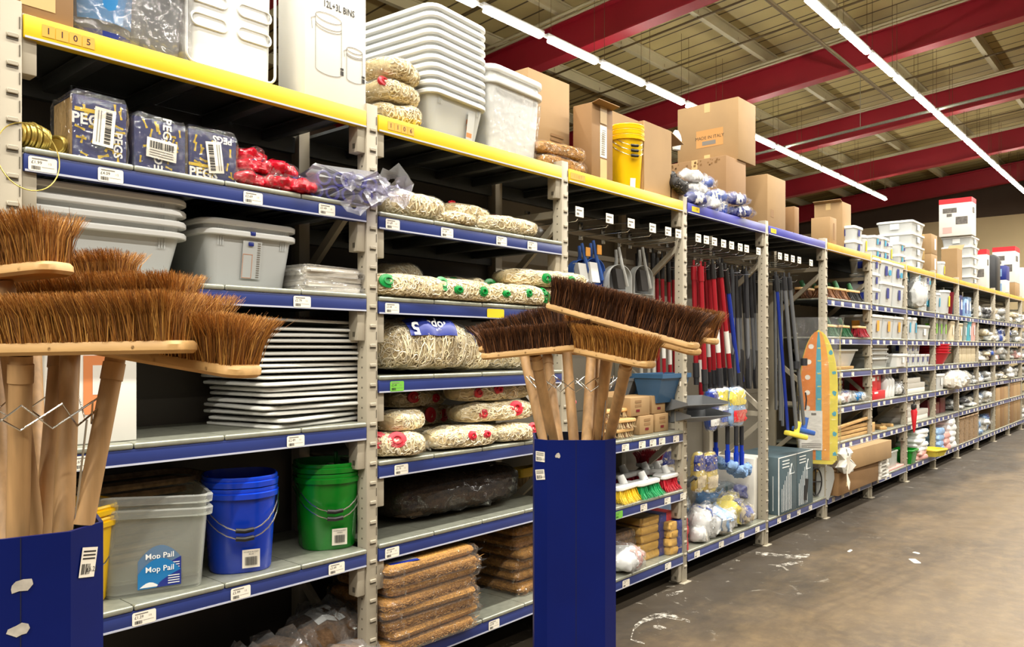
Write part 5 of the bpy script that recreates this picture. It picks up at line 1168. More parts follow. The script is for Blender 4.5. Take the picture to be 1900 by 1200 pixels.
    for i, (u0, u1, v1, c, c2) in enumerate(((1455, 1478, 808, 'pole_g', 'limeye'), (1464, 1492, 800, 'pole_g', 'pan_b'))):
        t = pole(f'long squeegee mop with a {"yellow" if i == 0 else "blue"} head hanging before the ironing board', u0, 514, u1, v1-8, 2.44, c, 'dark', .1, .015, None)
        m = MB(); m.rbox(-.095,-.04,-.05, .095,.035,-.012, .01); m.tube([(0,0,-.02), (0,0,.08)], .022, 8); o = m.obj('mop_head', G[c2], t); o.rotation_euler = (0, .25, -.5)
        q = MB(); q.lathe([(.012,.5), (.026,.5), (.026,.56), (.012,.56)], 12); q.tube([(.03,0,.28), (.05,0,.22), (.03,0,.14)], .006, 6); o = q.obj('lever', G['dark'], t)
    # hanging packs in bay 4
    def hang(label, u0, u1, v0, v1, Y, m1, m2, m3, seed, name='hanging_pack', cat='packet', group='blue and yellow packs hanging in the fourth bay'):
        X0_, X1_ = PX(u0, Y), PX(u1, Y); X = (X0_+X1_)/2; w = X1_-X0_; zt, zb = PZ(v0, X, Y), PZ(v1, X, Y); h = zt-zb
        t = thing(name, label, cat, (X, Y, zb), 0, group)
        f0 = superell(h, w, .07, seed, 4, .12, crump=.3); f = lambda u_, v_: (lambda p: Vector((p.y, -p.z+.03, p.x+h/2)))(f0(u_, v_))
        sack_mb(f, 12, 12).obj('contents', G[m1], t)
        q = MB(); g0 = superell(h*1.01, w*1.02, .074, seed, 4, .12, crump=.3); g = lambda u_, v_: (lambda p: Vector((p.y, -p.z+.031, p.x+h/2)))(g0(u_, v_))
        q.loft([[g(.55+.38*a/5, .02+.46*b/7) for b in range(8)] for a in range(6)], 0, None, False, False, closed=False); q.obj('header_card', G[m2], t)
        q = MB(); q.loft([[g(.12+.3*a/5, .08+.3*b/7)+Vector((0,-.002,0)) for b in range(8)] for a in range(6)], 0, None, False, False, closed=False); q.obj('printed_patch', G[m3], t)
        w0 = superell(h*1.08, w*1.08, .085, seed+1, 3, .25); sack_mb(lambda u_, v_: (lambda p: Vector((p.y, -p.z+.036, p.x+h/2)))(w0(u_, v_)), 12, 14).obj('plastic_wrap', G['film'], t)
        return t
    for i, (a, b, m1, m2, m3) in enumerate(((1308, 1328, 'blue_pk', 'lab_n', 'lab_w'), (1326, 1352, 'lab_w', 'limeye', 'blue_pk'), (1350, 1378, 'sky_pk', 'limeye', 'red_print'), (1340, 1366, 'blue_pk', 'lab_w', 'limeye'))):
        hang(f'blue, white and yellow hanging cloth pack, {ordw(i)} of the cluster under the red poles', a, b, 718+4*(i == 0), 790+8*(i == 0), 2.56+.05*(i == 3)-.04*(i == 2), m1, m2, m3, 200+i)
    for i, (a, b) in enumerate(((1205, 1222), (1224, 1246), (1247, 1268))):
        hang(f'yellow mop refill pack with blue print, {ordw(i)} at the back of the third bay', a, b, 832, 895, 2.85, 'cream_card', 'lab_n', 'mop_y', 210+i, group='yellow and blue mop refill packs')
    for i, (a, b) in enumerate(((1284, 1302), (1303, 1326))):
        hang(f'yellow mop refill pack with blue print, {"nearer" if i == 0 else "further"} of two hanging low in the fourth bay', a, b, 838, 912, 2.58, 'mop_y', 'lab_n', 'cream_card', 220+i, group='yellow and blue mop refill packs')
    for i, (u, v0, v1, Y) in enumerate(((1328, 790, 868, 2.65), (1350, 790, 878, 2.55), (1366, 790, 885, 2.5), (1376, 790, 882, 2.56))):
        X = PX(u, Y); t = thing('scrub_brush', f'bright blue long-handled scrubbing brush, {ordw(i)} of the hanging four', 'brush', (X, Y, PZ(v1, X, Y)), -.3+.2*i, 'blue long-handled brushes in the fourth bay'); h = PZ(v0, X, Y)-PZ(v1, X, Y)
        m = MB(); m.tube([(0,0,h), (0,0,h*.45)], .014, 8); m.tube([(0,0,h*.48), (.0,0,h*.2), (.03,-.01,.03), (.07,-.02,.0)], .02, 8, r1=.012); m.obj('handle', G['pail_b'], t)
        q = MB(); q.tube([(0,0,h), (0,0,h*.62)], .0165, 8); q.obj('grip', G['dark'], t)
        b = MB(); f = superell(.17, .085, .07, 230+i, 2.6, .4, crump=1.); sack_mb(f, 20, 20, 0, b); strand_mb(f, 160, i, b, (0,), .0022, 4, .03); o = b.obj('fluffy_head', G['bl_fluff'], t, (.03,-.02,-.06+.06), (0, .5, .4))
    # scoops and trays hanging at the end of bay 3
    def scoop(label, u0, u1, v0, v1, Y, col, rot):
        X = PX((u0+u1)/2, Y); zb = PZ(v1, X, Y); h = PZ(v0, X, Y)-zb; w = PX(u1, Y)-PX(u0, Y)
        t = thing('hanging_scoop', label, 'scoop', (X, Y, zb), 0, 'plastic scoops hanging in the third bay')
        m = MB(); a = lambda k, z_, y0, y1: [(-w/2*k, y0, z_), (w/2*k, y0, z_), (w/2*k, y1, z_), (-w/2*k, y1, z_)]
        m.loft([a(.86, 0, -.06, .06), a(1., h*.85, -.11, .09), a(1.04, h*.85, -.12, .1), a(1.04, h, -.12, .1), a(.98, h, -.1, .08), a(.84, .012, -.05, .05)], 0, RX(rot)); m.obj('body', G[col], t, smooth=False)
        q = MB(); q.quad((w*.1,-.115,h*.55), (w*.28,-.115,h*.55), (w*.28,-.118,h*.72), (w*.1,-.118,h*.72), 0, RX(rot)); q.obj('price_sticker', G['paper'], t)
    scoop('teal plastic scoop with a price sticker hanging under the third bay handles', 1200, 1252, 692, 745, 2.62, 'teal', 0)
    scoop('teal plastic scoop behind the one with the sticker', 1176, 1222, 698, 742, 2.78, 'teal', 0)
    scoop('dull grey scoop at the near side of the teal pair', 1148, 1182, 700, 735, 2.85, 'pan_d', 0)
    for i, (u0, v0) in enumerate(((1262, 741), (1268, 763))):
        Y = 2.52; X = PX(u0, Y); t = thing('tray_scoop', f'wide grey dustpan tray jutting past the third post, {"upper" if i == 0 else "lower"} of the pair', 'dustpan', (X+.09, Y-.06, PZ(v0+24, X, Y)), -.35, 'grey dustpan trays beside the third post')
        m = MB(); w, d, h = .34, .24, .1
        m.loft([[(-w/2,-d/2,h*.55),(w/2,-d/2,h*.55),(w/2,d/2,0),(-w/2,d/2,0)], [(-w/2,-d/2,h*.6),(w/2,-d/2,h*.6),(w/2,d/2,.01),(-w/2,d/2,.01)]])
        m.quad((-w/2,-d/2,h*.6), (-w/2,d/2,.01), (-w/2,d/2,h), (-w/2,-d/2,h*.7)); m.quad((w/2,-d/2,h*.6), (w/2,d/2,.01), (w/2,d/2,h), (w/2,-d/2,h*.7)); m.quad((-w/2,d/2,0), (w/2,d/2,0), (w/2,d/2,h), (-w/2,d/2,h))
        m.tube([(0,d/2,h*.7), (0,d/2+.06,h*1.1), (0,d/2+.1,h*1.2)], .012, 8); m.obj('body', G['pan_d'], t, smooth=False)
    # bay 3 shelf A: small cartons and wooden brushes
    w = .135
    for i, (u, Y, dz) in enumerate(((1187, 2.55, 0), (1216, 2.56, 0), (1170, 2.56, .115), (1210, 2.57, .115), (1218, 2.76, .115), (1217, 2.76, 0))):
        carton(f'small brown printed carton, {("front lower near", "front lower far", "front upper near", "front upper far", "rear upper", "rear lower")[i]} one of the block beside the wooden brushes', (PX(u, Y), Y, B1+dz), (.16 if i != 2 else .22, .19, .113), 0, 'card', tape=False, flaps=(('back', .03, 1.3),) if i == 2 else (), group='small cartons on the third bay shelf', prints=(('f', .05, .055, .12, .07, 'card2'), ('f', .05, .08, .12, .095, 'card2'), ('f', .06, .025, .1, .04, 'maroon')))
    blk = block_mesh(.2, .065, .022, 'wood'); bl = bristle_mesh(.18, .055, .032, 420, [G['br_cr'], G['bas_b'], G['br_cr'], G['core_d']], 3, .1, .0016)
    for i, (u, Y, k, rz) in enumerate(((1153, 2.56, 0, .05), (1156, 2.55, 1, -.04), (1160, 2.62, 2, .1), (1128, 2.57, 0, .1), (1135, 2.6, 1, -.1), (1120, 2.6, 2, .05))):
        t = thing('wooden_brush', f'pale wooden scrubbing brush, {("bottom", "middle", "top")[k]} of the {"pile touching the small cartons" if i < 3 else "pile behind the broom stand"}', 'brush', (PX(u, Y), Y, B1+.034+.056*k), rz, 'wooden scrubbing brushes on the third bay shelf'); inst('head_block', blk, t); inst('bristles', bl, t, (0,0,0), (PI, 0, 0))
    # bay 3 shelf B: coloured brushes with white tops
    sb = MB(); sb.loft([rr(.25, .09, .03, 0, 5), rr(.26, .1, .035, .006, 5), rr(.26, .1, .035, .02, 5), rr(.24, .08, .03, .026, 5)]); sb.tube([(0,.0,.02), (0,.025,.07)], .026, 12, r1=.022); sm = sb.mesh('white_top', G['white'])
    for i, (u, Y, dz, rz, c, c2, lab) in enumerate(((1158, 2.56, 0, .1, 'br_ye', 'br_ye', 'white-topped brush with yellow bristles at the shelf edge'), (1196, 2.545, 0, .05, 'br_gr', 'br_gr', 'white-topped brush with green bristles at the shelf edge'), (1238, 2.57, 0, .05, 'br_red', 'br_red', 'white-topped brush with red bristles at the shelf edge'), (1160, 2.78, 0, .1, 'br_red2', 'br_red', 'white-topped brush with deep red bristles at the back'),
            (1200, 2.74, .0, .0, 'br_red', 'br_red2', 'white-topped brush with red bristles behind the green one'), (1222, 2.7, .0, -.1, 'br_gr', 'br_gr', 'white-topped brush mostly hidden behind the front row'))):
        t = thing('deck_brush', lab, 'brush', (PX(u, Y), Y, B2+.075+dz), rz, 'coloured deck brushes in the third bay'); inst('white_top', sm, t); inst('bristles', bristle_mesh(.24, .075, .074, 1100, [G[c], G[c2], G[c], G[c]], 20+i, .5, .0018), t, (0,0,.001), (PI, 0, 0))
    t = thing('deck_brush', 'red-bristled brush lying upside down on top of the back row', 'brush', (PX(1205, 2.8), 2.8, B2+.11), .1, 'coloured deck brushes in the third bay'); inst('white_top', sm, t, (0,0,.026), (PI, 0, 0)); inst('bristles', bristle_mesh(.24, .075, .07, 1100, [G['br_red2'], G['br_red'], G['br_red2'], G['br_red2']], 29, .4, .0018), t, (0,0,.026))
    t = thing('black_clamp', 'small black plastic clamp at the far end of the brush shelf', 'clamp', (PX(1264, 2.52), 2.52, B2), -.4); m = MB(); m.rbox(-.06,-.02,0, .06,.03,.05, .01); m.tube([(.05,0,.03), (.1,0,.06), (.12,0,.05)], .014, 8); m.obj('body', G['dark'], t)
    # bay 3 shelf C: cream packs, bags
    k = 0
    for c, (u0, Y, n) in enumerate(((1222, 2.56, 5), (1262, 2.5, 4), (1160, 2.6, 4))):
        for i in range(n):
            nm = ('front', 'far', 'near')[c]; w = (.36, .2, .22)[c]
            t = thing('cloth_pack', f'flat yellow pack with red and blue end, {ordw(i)} from the bottom of the {nm} pile' if c < 2 else f'flat brown film pack, {ordw(i)} from the bottom of the dim pile beside the yellow packs', 'pack', (PX(u0, Y)-.01*(i % 2), Y+.12, B3+.052*i), .04*((i*3) % 3-1), 'flat packs piled on the floor shelf of the third bay')
            m = MB(); r = random.Random(i+c*9); m.loft([[(p[0]+r.uniform(-.004, .004), p[1]+r.uniform(-.004, .004), zz) for p in rr(w*q, .24*q, .02, 0, 5)] for zz, q in ((.001, .95), (.012, 1), (.036, 1), (.05, .95))]); m.obj('contents', G['yel_pk' if c < 2 else 'rubble'], t)
            if c < 2:
                q = MB(); x0 = w/2-(.17 if w > .3 else .12)
                q.box(x0,-.1225,.0005, x0+.08,.1,.0512, 0); q.box(x0+.08,-.1225,.0005, w/2+.002,.1,.0512, 1); q.obj('printed_end', [G['lab_n'], G['red_print']], t, smooth=False)
            q = MB(); q.loft([[(p[0]+r.uniform(-.006, .006), p[1]+r.uniform(-.006, .006), zz) for p in rr(w*1.04*z2, .26*z2, .02, 0, 6)] for zz, z2 in ((.0005, .98), (.02, 1.02), (.051, .97))]); q.obj('plastic_wrap', G['film'], t)
    wrapped_packet('white and red bag of cloths at the shelf edge beside the broom stand', (PX(1163, 2.54), 2.55, B3), .3, .26, .18, .13, 240, 'loose bags on the floor shelf', 'lab_w', 'pink')
    wrapped_packet('smaller white bag with red print behind the one at the shelf edge', (PX(1150, 2.6), 2.7, B3+.02), -.2, .2, .15, .16, 241, 'loose bags on the floor shelf', 'lab_w', 'red_print')
    for i, (u, Y) in enumerate(((1200, 2.84), (1232, 2.86), (1258, 2.84))):
        wrapped_packet(f'clear film packet deep behind the cream packs, {ordw(i)} of three', (PX(u, Y), Y, B3+.0), .2*i, .24, .15, .22, 245+i, 'loose bags on the floor shelf', 'sky_pk', 'lab_w')
    # bay 4 bottom
    Z4 = LV[4][1]
    for i, (u, Y, dz, L, Wd, H, a, b, rz) in enumerate(((1300, 2.6, 0, .26, .17, .2, 'lab_w', 'blue_pk', .4), (1297, 2.54, 0, .13, .1, .1, 'lab_w', 'paper', .2), (1325, 2.56, 0, .34, .2, .17, 'lab_w', 'sky_pk', -.2), (1350, 2.62, 0, .3, .2, .2, 'limeye', 'lab_n', .3), (1368, 2.58, 0, .24, .18, .15, 'cream_card', 'lab_n', -.3), (1322, 2.8, .0, .4, .2, .25, 'lab_b', 'sky_pk', .1), (1340, 2.76, .2, .36, .1, .07, 'slate', 'slate', -.1), (1372, 2.7, .14, .26, .15, .12, 'lab_n', 'blue_pk', .2))):
        wrapped_packet(f'shiny {("white and blue", "small white", "large white", "yellow and navy", "cream and navy", "blue", "long slate grey", "navy")[i]} packet in the heap on the floor shelf of the fourth bay', (PX(u, Y), Y, Z4+dz), rz, L, Wd, H, 250+i, 'packets heaped on the fourth bay floor shelf', a, b)
    X = PX(1390, 2.6)
    carton('tall white carton standing on the floor shelf before the fifth post', (X, 2.56, Z4), (.12, .4, .46), 0, 'card_w', tape=False, cat='carton', name='white_carton')
    carton('tall pinkish grey carton next to the tall white one', (X+.13, 2.56, Z4), (.1, .4, .46), 0, 'paper', tape=False, cat='carton', name='white_carton')
    # bay 5 bottom and ironing board
    Z5 = LV[5][1]
    for i, (u, lab) in enumerate(((1446, 'slate printed carton with white line drawings, nearer of the pair'), (1478, 'slate printed carton with a cut window, further of the pair'))):
        Y = 2.47; X = PX(u, Y); t = carton(lab, (X-.0, Y, Z5), (.36, .4, .45), 0, 'slate', tape=False, group='slate cartons on the floor shelf', cat='carton', name='printed_carton')
        q = MB()
        for k in range(7): q.tube([(.05+.03*k,-.001,.02), (.05+.03*k,-.001,.2+.03*k)], .0022, 4)
        q.tube([(.2,-.001,.3), (.25,-.001,.38), (.3,-.001,.3), (.2,-.001,.3)], .0025, 4)
        for k in range(6): q.tube([(-.001,.05+.05*k,.03), (-.001,.05+.05*k,.3)], .0022, 4)
        q.box(-.0015,0,0, .0,.008,.45); q.box(0,-.0015,.442, .36,0,.45)
        for k in range(3): q.box(.06,-.001,.36+.025*k, .2,0,.368+.025*k)
        q.obj('line_print', G['lab_w'], t, smooth=False)
        if i: q = MB(); q.tube([(.16,-.0015,.05), (.2,-.0015,.22)], .022, 6); q.obj('cut_window', G['ink'], t); 
    Xb = BX(6)-.16
    t = thing('ironing_board', 'orange, turquoise and yellow ironing board in clear film hanging beside the sixth post', 'ironing board', (Xb, 2.5, .5), .38)
    w, h = .31, 1.16
    def bd(s, x): 
        pts = []
        for k in range(25):
            a = -PI/2+PI*k/24
        prof = [(0, .36), (.02, .44), (.1, .5), (.5, .5)]+[(.55+.45*q/12, .5*(1-(q/12)**2.2)**.6) for q in range(13)]
        r_ = [(x, -p*w*s, zz*h) for zz, p in prof]; l_ = [(x, p*w*s, zz*h) for zz, p in reversed(prof[:-1])]
        return r_+l_
    m = MB(); m.loft([bd(.96, .02), bd(1., .012), bd(1., -.008), bd(.97, -.016)]); m.obj('board', G['limeye'], t)
    m = MB(); e = -.0175
    half = lambda zz: w*(.5 if zz < .55 else .5*max(0., 1-((zz-.55)/.45)**2.2)**.6)*.95
    def strip(f0, f1, mi, z0=.03, z1=.985, ee=0):
        rows = [z0+(z1-z0)*k/30 for k in range(31)]
        m.loft([[(e-ee, half(zz)*(1-2*f0), zz*h), (e-ee, half(zz)*(1-2*f1), zz*h)] for zz in rows], mi, None, False, False, closed=False)
    strip(.0, .42, 0); strip(.42, .58, 1, ee=.0004); strip(.58, .8, 2, ee=.0004); strip(.8, 1., 3)
    for k in range(6): zz = .3+.115*k; m.add([(e-.001, half(zz)*.62+.022*math.cos(a), zz*h+.022*math.sin(a)) for a in [2*PI*q/12 for q in range(12)]], [tuple(range(12))], 4)
    for k in range(9): zz = .1+.095*k; m.box(e-.0015, -w*.06, zz*h, e-.001, w*.03, zz*h+.008, 3)
    r = random.Random(3)
    for k in range(6): zz = .08+.15*k; m.add([(e-.0012, -half(zz)*.86+.018*math.cos(a)*r.uniform(.6, 1.2), zz*h+.022*math.sin(a)*r.uniform(.6, 1.2)) for a in [2*PI*q/9 for q in range(9)]], [tuple(range(9))], 1)
    m.obj('cover_print', [G['orange'], G['tq'], G['tagor'], G['limeye'], G['paper']], t, smooth=False)
    q = MB(); q.box(e-.006,-.03,.12, e-.003,w*.5,.46, 0); 
    for k in range(3): q.box(e-.0065,-.02,.17-.015*k, e-.006,w*.45,.176-.015*k, 1)
    q.box(e-.0065,.02,.42, e-.006,.06,.44, 1); q.obj('paper_insert', [G['card_w'], G['ink_g']], t, smooth=False)
    q = MB(); r = random.Random(9); q.loft([[(p[0]*s+r.uniform(-.008, .008), p[1]*s+r.uniform(-.012, .012), zz) for p in rr(.06, w*1.12, .025, 0, 5)] for zz, s in ((-.03, .9), (.2, 1), (.5, 1.02), (.9, 1.), (1.1, 1.02), (1.22, 1.12), (1.27, 1.2))], 0, None, False, False); q.obj('plastic_wrap', G['film'], t)
    t = thing('step_stool', 'folded grey stool with black round frame on the floor shelf by the sixth post', 'stool', (PX(1512, 2.56), 2.56, Z5), -.5)
    t.scale = (.72, .72, .8)
    m = MB(); m.loft([[(x, y-.02, z_) for x, y in ((-.1*s,-.02), (.1*s,-.02), (.12*s,.02), (-.12*s,.02))] for z_, s in ((.0, .8), (.12, 1.), (.25, 1.1), (.33, .8), (.36, .4))], 0, RY(.25) @ T(.1,0,0)); m.obj('seat', G['pan_g'], t)
    q = MB(); q.tube([(.09*math.cos(a)-.04, -.06, .17+.15*math.sin(a)) for a in [2*PI*k/20 for k in range(20)]], .008, 6, 0, None, True); q.tube([(-.13,-.06,.17), (.05,-.06,.17)], .007, 6); q.tube([(-.04,-.06,.02), (-.04,-.06,.32)], .007, 6); q.obj('frame', G['black'], t)
bays345()
# ================================================================== BAYS 6 TO 14
def far():
    SHN = ['top shelf']+[f'{ORD[j]} shelf down' for j in range(1, 6)]+['floor shelf']
    SHN[5] = 'sixth shelf down'
    def place(b, j): return LV[b][j]
    PRO = {}
    def proto(key, build):
        if key not in PRO: PRO[key] = build()
        return PRO[key]
    def tub(key, w, d, h, lid='white', body='greyw', stick=('lab_n',), round_=False):
        def mk():
            m = MB()
            if round_: m.lathe([(.001,0), (w*.42,0), (w*.48,h-.02), (.001,h-.02)], 18)
            else: m.loft([rr(w*.86, d*.86, .02, 0), rr(w*.95, d*.95, .025, h-.02)])
            q = MB()
            if round_: q.lathe([(.001,h-.03), (w*.5,h-.03), (w*.5,h-.006), (w*.46,h), (.001,h)], 18)
            else: q.loft([rr(w*.97, d*.97, .025, h-.03), rr(w, d, .03, h-.026), rr(w, d, .03, h-.006), rr(w*.94, d*.94, .03, h)])
            s = MB()
            for (x, z0, z1, mi) in ([(0, .3, .75, 0)] if len(stick) == 1 else [(-.12, .3, .75, 0), (.2, .35, .6, 1)]):
                yy = -d*.478-.002 if not round_ else -w*.47
                s.quad((x*w-w*.11, yy, h*z0), (x*w+w*.11, yy, h*z0), (x*w+w*.11, yy-.002, h*z1), (x*w-w*.11, yy-.002, h*z1), mi)
                xx = -w*.478-.002 if not round_ else -w*.47
                s.quad((xx, d*.12, h*z0), (xx, -d*.12, h*z0), (xx-.002, -d*.12, h*z1), (xx-.002, d*.12, h*z1), mi)
            return m.mesh('body', G[body]), q.mesh('lid', G[lid]), s.mesh('label_sticker', [G[x] for x in stick], smooth=False)
        return lambda: proto(key, mk)
    def put(nm, meshes, label, cat, loc, rz=0, group=None):
        t = thing(nm, label, cat, loc, rz, group)
        for me in meshes: inst(me.name.split('.')[0], me, t)
        return t
    WH = {0: 'lowest', 1: 'second', 2: 'third', 3: 'fourth'}
    def grid(b, j, xs, w, n, layers, mk, what, nm, cat, Y=2.6, d=.2, hh=.15, jit=.0, rows=1, gname=None):
        for k in range(n):
            for l in range(layers if isinstance(layers, int) else layers[k]):
                for rw in range(rows):
                    X = BX(b)+xs+w*(k+.5); lay = '' if (layers if isinstance(layers, int) else layers[k]) == 1 else f', {WH[l]} layer'
                    lab = f'{what}, {ordw(k)} along the {SHN[j]} of the {BN[b]}{lay}'
                    put(nm, mk(), lab, cat, (X, Y+d*rw, LV[b][j]+hh*l), rnd.uniform(-jit, jit), gname or f'{what} on the {SHN[j]} of the {BN[b]}')
    # ---- bay 6: brooms and brushes
    def brush(col, mix):
        def mk(): return block_mesh(.3, .07, .024, 'wood'), bristle_mesh(.28, .06, .085, 900, [G[c] for c in mix], 50, .5, .0022)
        def f():
            return proto('br'+col, mk)
        return f
    def putbrush(mk, lab, loc, rz, sock=True, col='br_dg'):
        t = thing('sweeping_brush', lab, 'broom head', (loc[0], loc[1], loc[2]+.087), rz, 'broom heads in the sixth bay'); a, b = mk(); inst('head_block', a, t); inst('bristles', b, t, (0,0,.001), (PI, 0, 0))
        if sock: q = MB(); q.tube([(0,0,.02), (0,.03,.09)], .022, 10); q.obj('socket', G[col], t)
    br = brush('brown', ('bas_b', 'coir_c', 'bas_a', 'core_d')); bk = brush('black', ('br_bk',)*4); gr = brush('green', ('br_dg',)*4); rd = brush('red', ('br_red2', 'br_red', 'br_red2', 'br_red2'))
    z = LV[6][1]; x = BX(6)
    for i, (dx, Y, mk, lab, dz) in enumerate(((.2, 2.58, br, 'brown broom head, first in the front row of the', 0), (.52, 2.57, br, 'brown broom head, second in the front row of the', 0), (.88, 2.56, bk, 'black broom head at the edge of the', 0), (.95, 2.78, bk, 'black broom head further back on the', 0.02), (.55, 2.78, br, 'brown broom head lying behind the brown pair on the', 0), (.25, 2.78, br, 'brown broom head near the post at the back of the', 0))):
        putbrush(mk, f'{lab} second shelf down, sixth bay', (x+dx, Y, z+dz), .05*((i*3) % 3-1))
    z = LV[6][2]
    for i, (dx, Y, mk, lab) in enumerate(((.3, 2.57, gr, 'green-bristled broom head, nearer of two'), (.62, 2.56, gr, 'green-bristled broom head, further of two'), (.98, 2.52, rd, 'red-bristled broom head jutting from the shelf'), (1.06, 2.7, br, 'brown broom head behind the red one'))):
        putbrush(mk, f'{lab} in the sixth bay', (x+dx, Y, z), .05, i < 2)
    z = LV[6][3]
    m = MB(); m.loft([rr(.5, .36, .12, 0, 6), rr(.72, .44, .16, .17, 6), rr(.76, .48, .17, .175, 6), rr(.76, .48, .17, .19, 6), rr(.7, .42, .15, .185, 6), rr(.48, .34, .1, .01, 6)]); t = thing('wash_basin', 'large grey oval plastic basin in the sixth bay', 'basin', (x+.72, 2.76, z), 0); m.obj('body', G['greyw'], t)
    t = thing('wooden_board', 'flat pale oval wooden board lying before the grey basin', 'board', (x+.55, 2.55, z), .05); m = MB(); m.loft([rr(.55, .1, .05, 0, 5), rr(.56, .11, .05, .01, 5), rr(.56, .11, .05, .03, 5)]); m.obj('plank', G['wood'], t)
    z = LV[6][4]
    for i in range(5): wrapped_packet(f'white and blue soft packet, {ordw(i)} along the fifth level of the sixth bay', (x+.15+.2*i, 2.56+.05*(i % 2), z), .4-.2*i, .3, .12, .09+.02*(i % 2), 300+i, 'white and blue packets in the sixth bay', 'lab_w', ('lab_n', 'sky_pk', 'pink', 'blue_pk', 'lab_b')[i])
    for i in range(2): carton(f'dark red box at the back of the sixth bay, {"nearer" if i == 0 else "further"} one', (x+.7+.24*i, 2.72, z), (.22, .2, .24), 0, 'maroon', tape=False, cat='box', name='red_box', group='dark red boxes in the sixth bay', prints=(('f', .05, .12, .17, .15, 'lab_w'), ('f', .05, .17, .17, .2, 'lab_w')))
    z = LV[6][5]
    for i in range(9):
        t = thing('wooden_lath', f'long pale wooden lath, {ordw(i)} in the bundle crossing the sixth bay', 'lath', (x+.62+.02*(i % 3), 2.54+.035*(i % 3), z+.04*(i//3)), .01*((i*5) % 3-1), 'wooden laths in the sixth bay'); m = MB(); m.rbox(-.62,-.016,0, .62,.016,.032, .003); m.obj('lath', G['wood'], t)
    t = thing('wooden_lath', 'single lath leaning upward on top of the bundle', 'lath', (x+.7, 2.52, z+.125), .0, 'wooden laths in the sixth bay'); m = MB(); m.rbox(-.62,-.014,0, .62,.014,.028, .003, 0, RY(-.04)); m.obj('lath', G['wood'], t)
    z = LV[6][6]
    carton('long plain brown carton at the bottom of the sixth bay, lower one', (x+.1, 2.42, z), (1.25, .42, .2), .0, 'card2', group='long brown cartons', prints=(('f', .2, .06, .3, .1, 'tape'),))
    carton('long brown carton with a torn paper end, upper one in the sixth bay', (x+.3, 2.4, z+.203), (1.2, .4, .18), -.03, 'card', group='long brown cartons')
    t = thing('torn_wrapping', 'torn pale wrapping paper hanging at the end of the long cartons', 'paper', (x+.2, 2.41, z+.203), 0); m = MB(); r = random.Random(5)
    m.loft([[(r.uniform(-.05, .05)+.12*math.cos(a)*s, r.uniform(-.03, .0)+.06*math.sin(a)*s, zz) for a in [2*PI*k/11 for k in range(11)]] for zz, s in ((.0, .8), (.06, 1.1), (.12, .8), (.18, 1.1), (.22, .5))]); m.obj('sheet', G['card_w'], t)
    m = MB(); m.loft([[(-.1+r.uniform(-.04, .04)+dx, -.06+r.uniform(-.02, .0), zz) for dx in (0, .05)] for zz in (.15, .08, .0, -.08, -.15)], 0, None, False, False, closed=False); m.obj('loose_strip', G['paper'], t)
    # ---- bay 7
    x = BX(7); bk1 = tub('t7a', .27, .24, .155, stick=('lab_n',)); bk2 = tub('t7b', .4, .26, .24, stick=('lab_n',)); 
    grid(7, 1, .02, .27, 1, 3, bk1, 'white lidded tub', 'lidded_tub', 'tub', hh=.157); 
    for k in range(2):
        for l in range(2): put('lidded_tub', bk2(), f'larger white lidded tub, {"first" if k == 0 else "second"} column of the second shelf down, seventh bay, {WH[l]} layer', 'tub', (x+.5+.42*k, 2.6, LV[7][1]+.235*l-.0), 0, 'larger white tubs in the seventh bay') if l == 0 else put('lidded_tub', tub('t7c', .4, .26, .22, stick=('lab_n', 'lab_c'))(), f'larger white lidded tub, {"first" if k == 0 else "second"} column of the second shelf down, seventh bay, upper layer', 'tub', (x+.5+.42*k, 2.6, LV[7][1]+.242), 0, 'larger white tubs in the seventh bay')
    grid(7, 2, .05, .38, 3, 1, tub('t7d', .37, .34, .24, 'white', 'greyw', ('tagor',)), 'tall pale storage tub', 'lidded_tub', 'tub', Y=2.66)
    z = LV[7][3]
    for i in range(4):
        t = thing('plastic_crate', f'grey ventilated crate, {ordw(i)} from the bottom of the stack in the seventh bay', 'crate', (x+.42, 2.7, z+.05*i), 0, 'grey crates in the seventh bay'); inst('body', proto('crate', lambda: tub_mesh(.6, .36, .1, .94, .012, .02, .03, mats=G['pan_g'], ribs=True)), t)
    wrapped_packet('white bag lying on top of the grey crates', (x+.4, 2.66, z+.25), .1, .5, .24, .1, 310, 'soft bags in the far bays', 'lab_w', 'paper')
    put('lidded_tub', tub('t7e', .36, .26, .14, 'white', 'white', ('lab_w',))(), 'plain low white box beside the grey crates', 'tub', (x+1.0, 2.58, z), 0)
    z = LV[7][4]
    for i in range(3): carton(f'bright red box, {("first", "second", "one lying flat")[i]} in front on the fifth shelf down, seventh bay', (x+(.05, .32, .08)[i], (2.52, 2.56, 2.5)[i], z+(.09 if i < 2 else 0)), ((.24, .2, .2), (.24, .2, .2), (.42, .2, .088))[i], 0, 'red_print', tape=False, cat='box', name='red_box', group='red boxes in the seventh bay', prints=(('f', .05, .06 if i == 2 else .1, .17, .08 if i == 2 else .14, 'lab_w'),))
    for i in range(3): 
        t = thing('white_bottle', f'white plastic bottle, {ordw(i)} beside the red boxes', 'bottle', (x+.68+.11*i, 2.57, z), 0, 'white bottles in the seventh bay'); inst('body', proto('bot', lambda: (lambda m: m.mesh('body', G['white']))(MB().lathe([(.001,0), (.045,0), (.05,.02), (.05,.18), (.02,.22), (.001,.22)], 14))), t); inst('cap', proto('cap', lambda: MB().lathe([(.022,.215), (.022,.25), (.001,.25)], 12).mesh('cap', G['white'])), t)
    wrapped_packet('small white and black packet at the end of the red boxes', (x+1.12, 2.56, z), 0, .2, .14, .13, 312, 'soft bags in the far bays', 'lab_w', 'br_bk')
    z = LV[7][5]
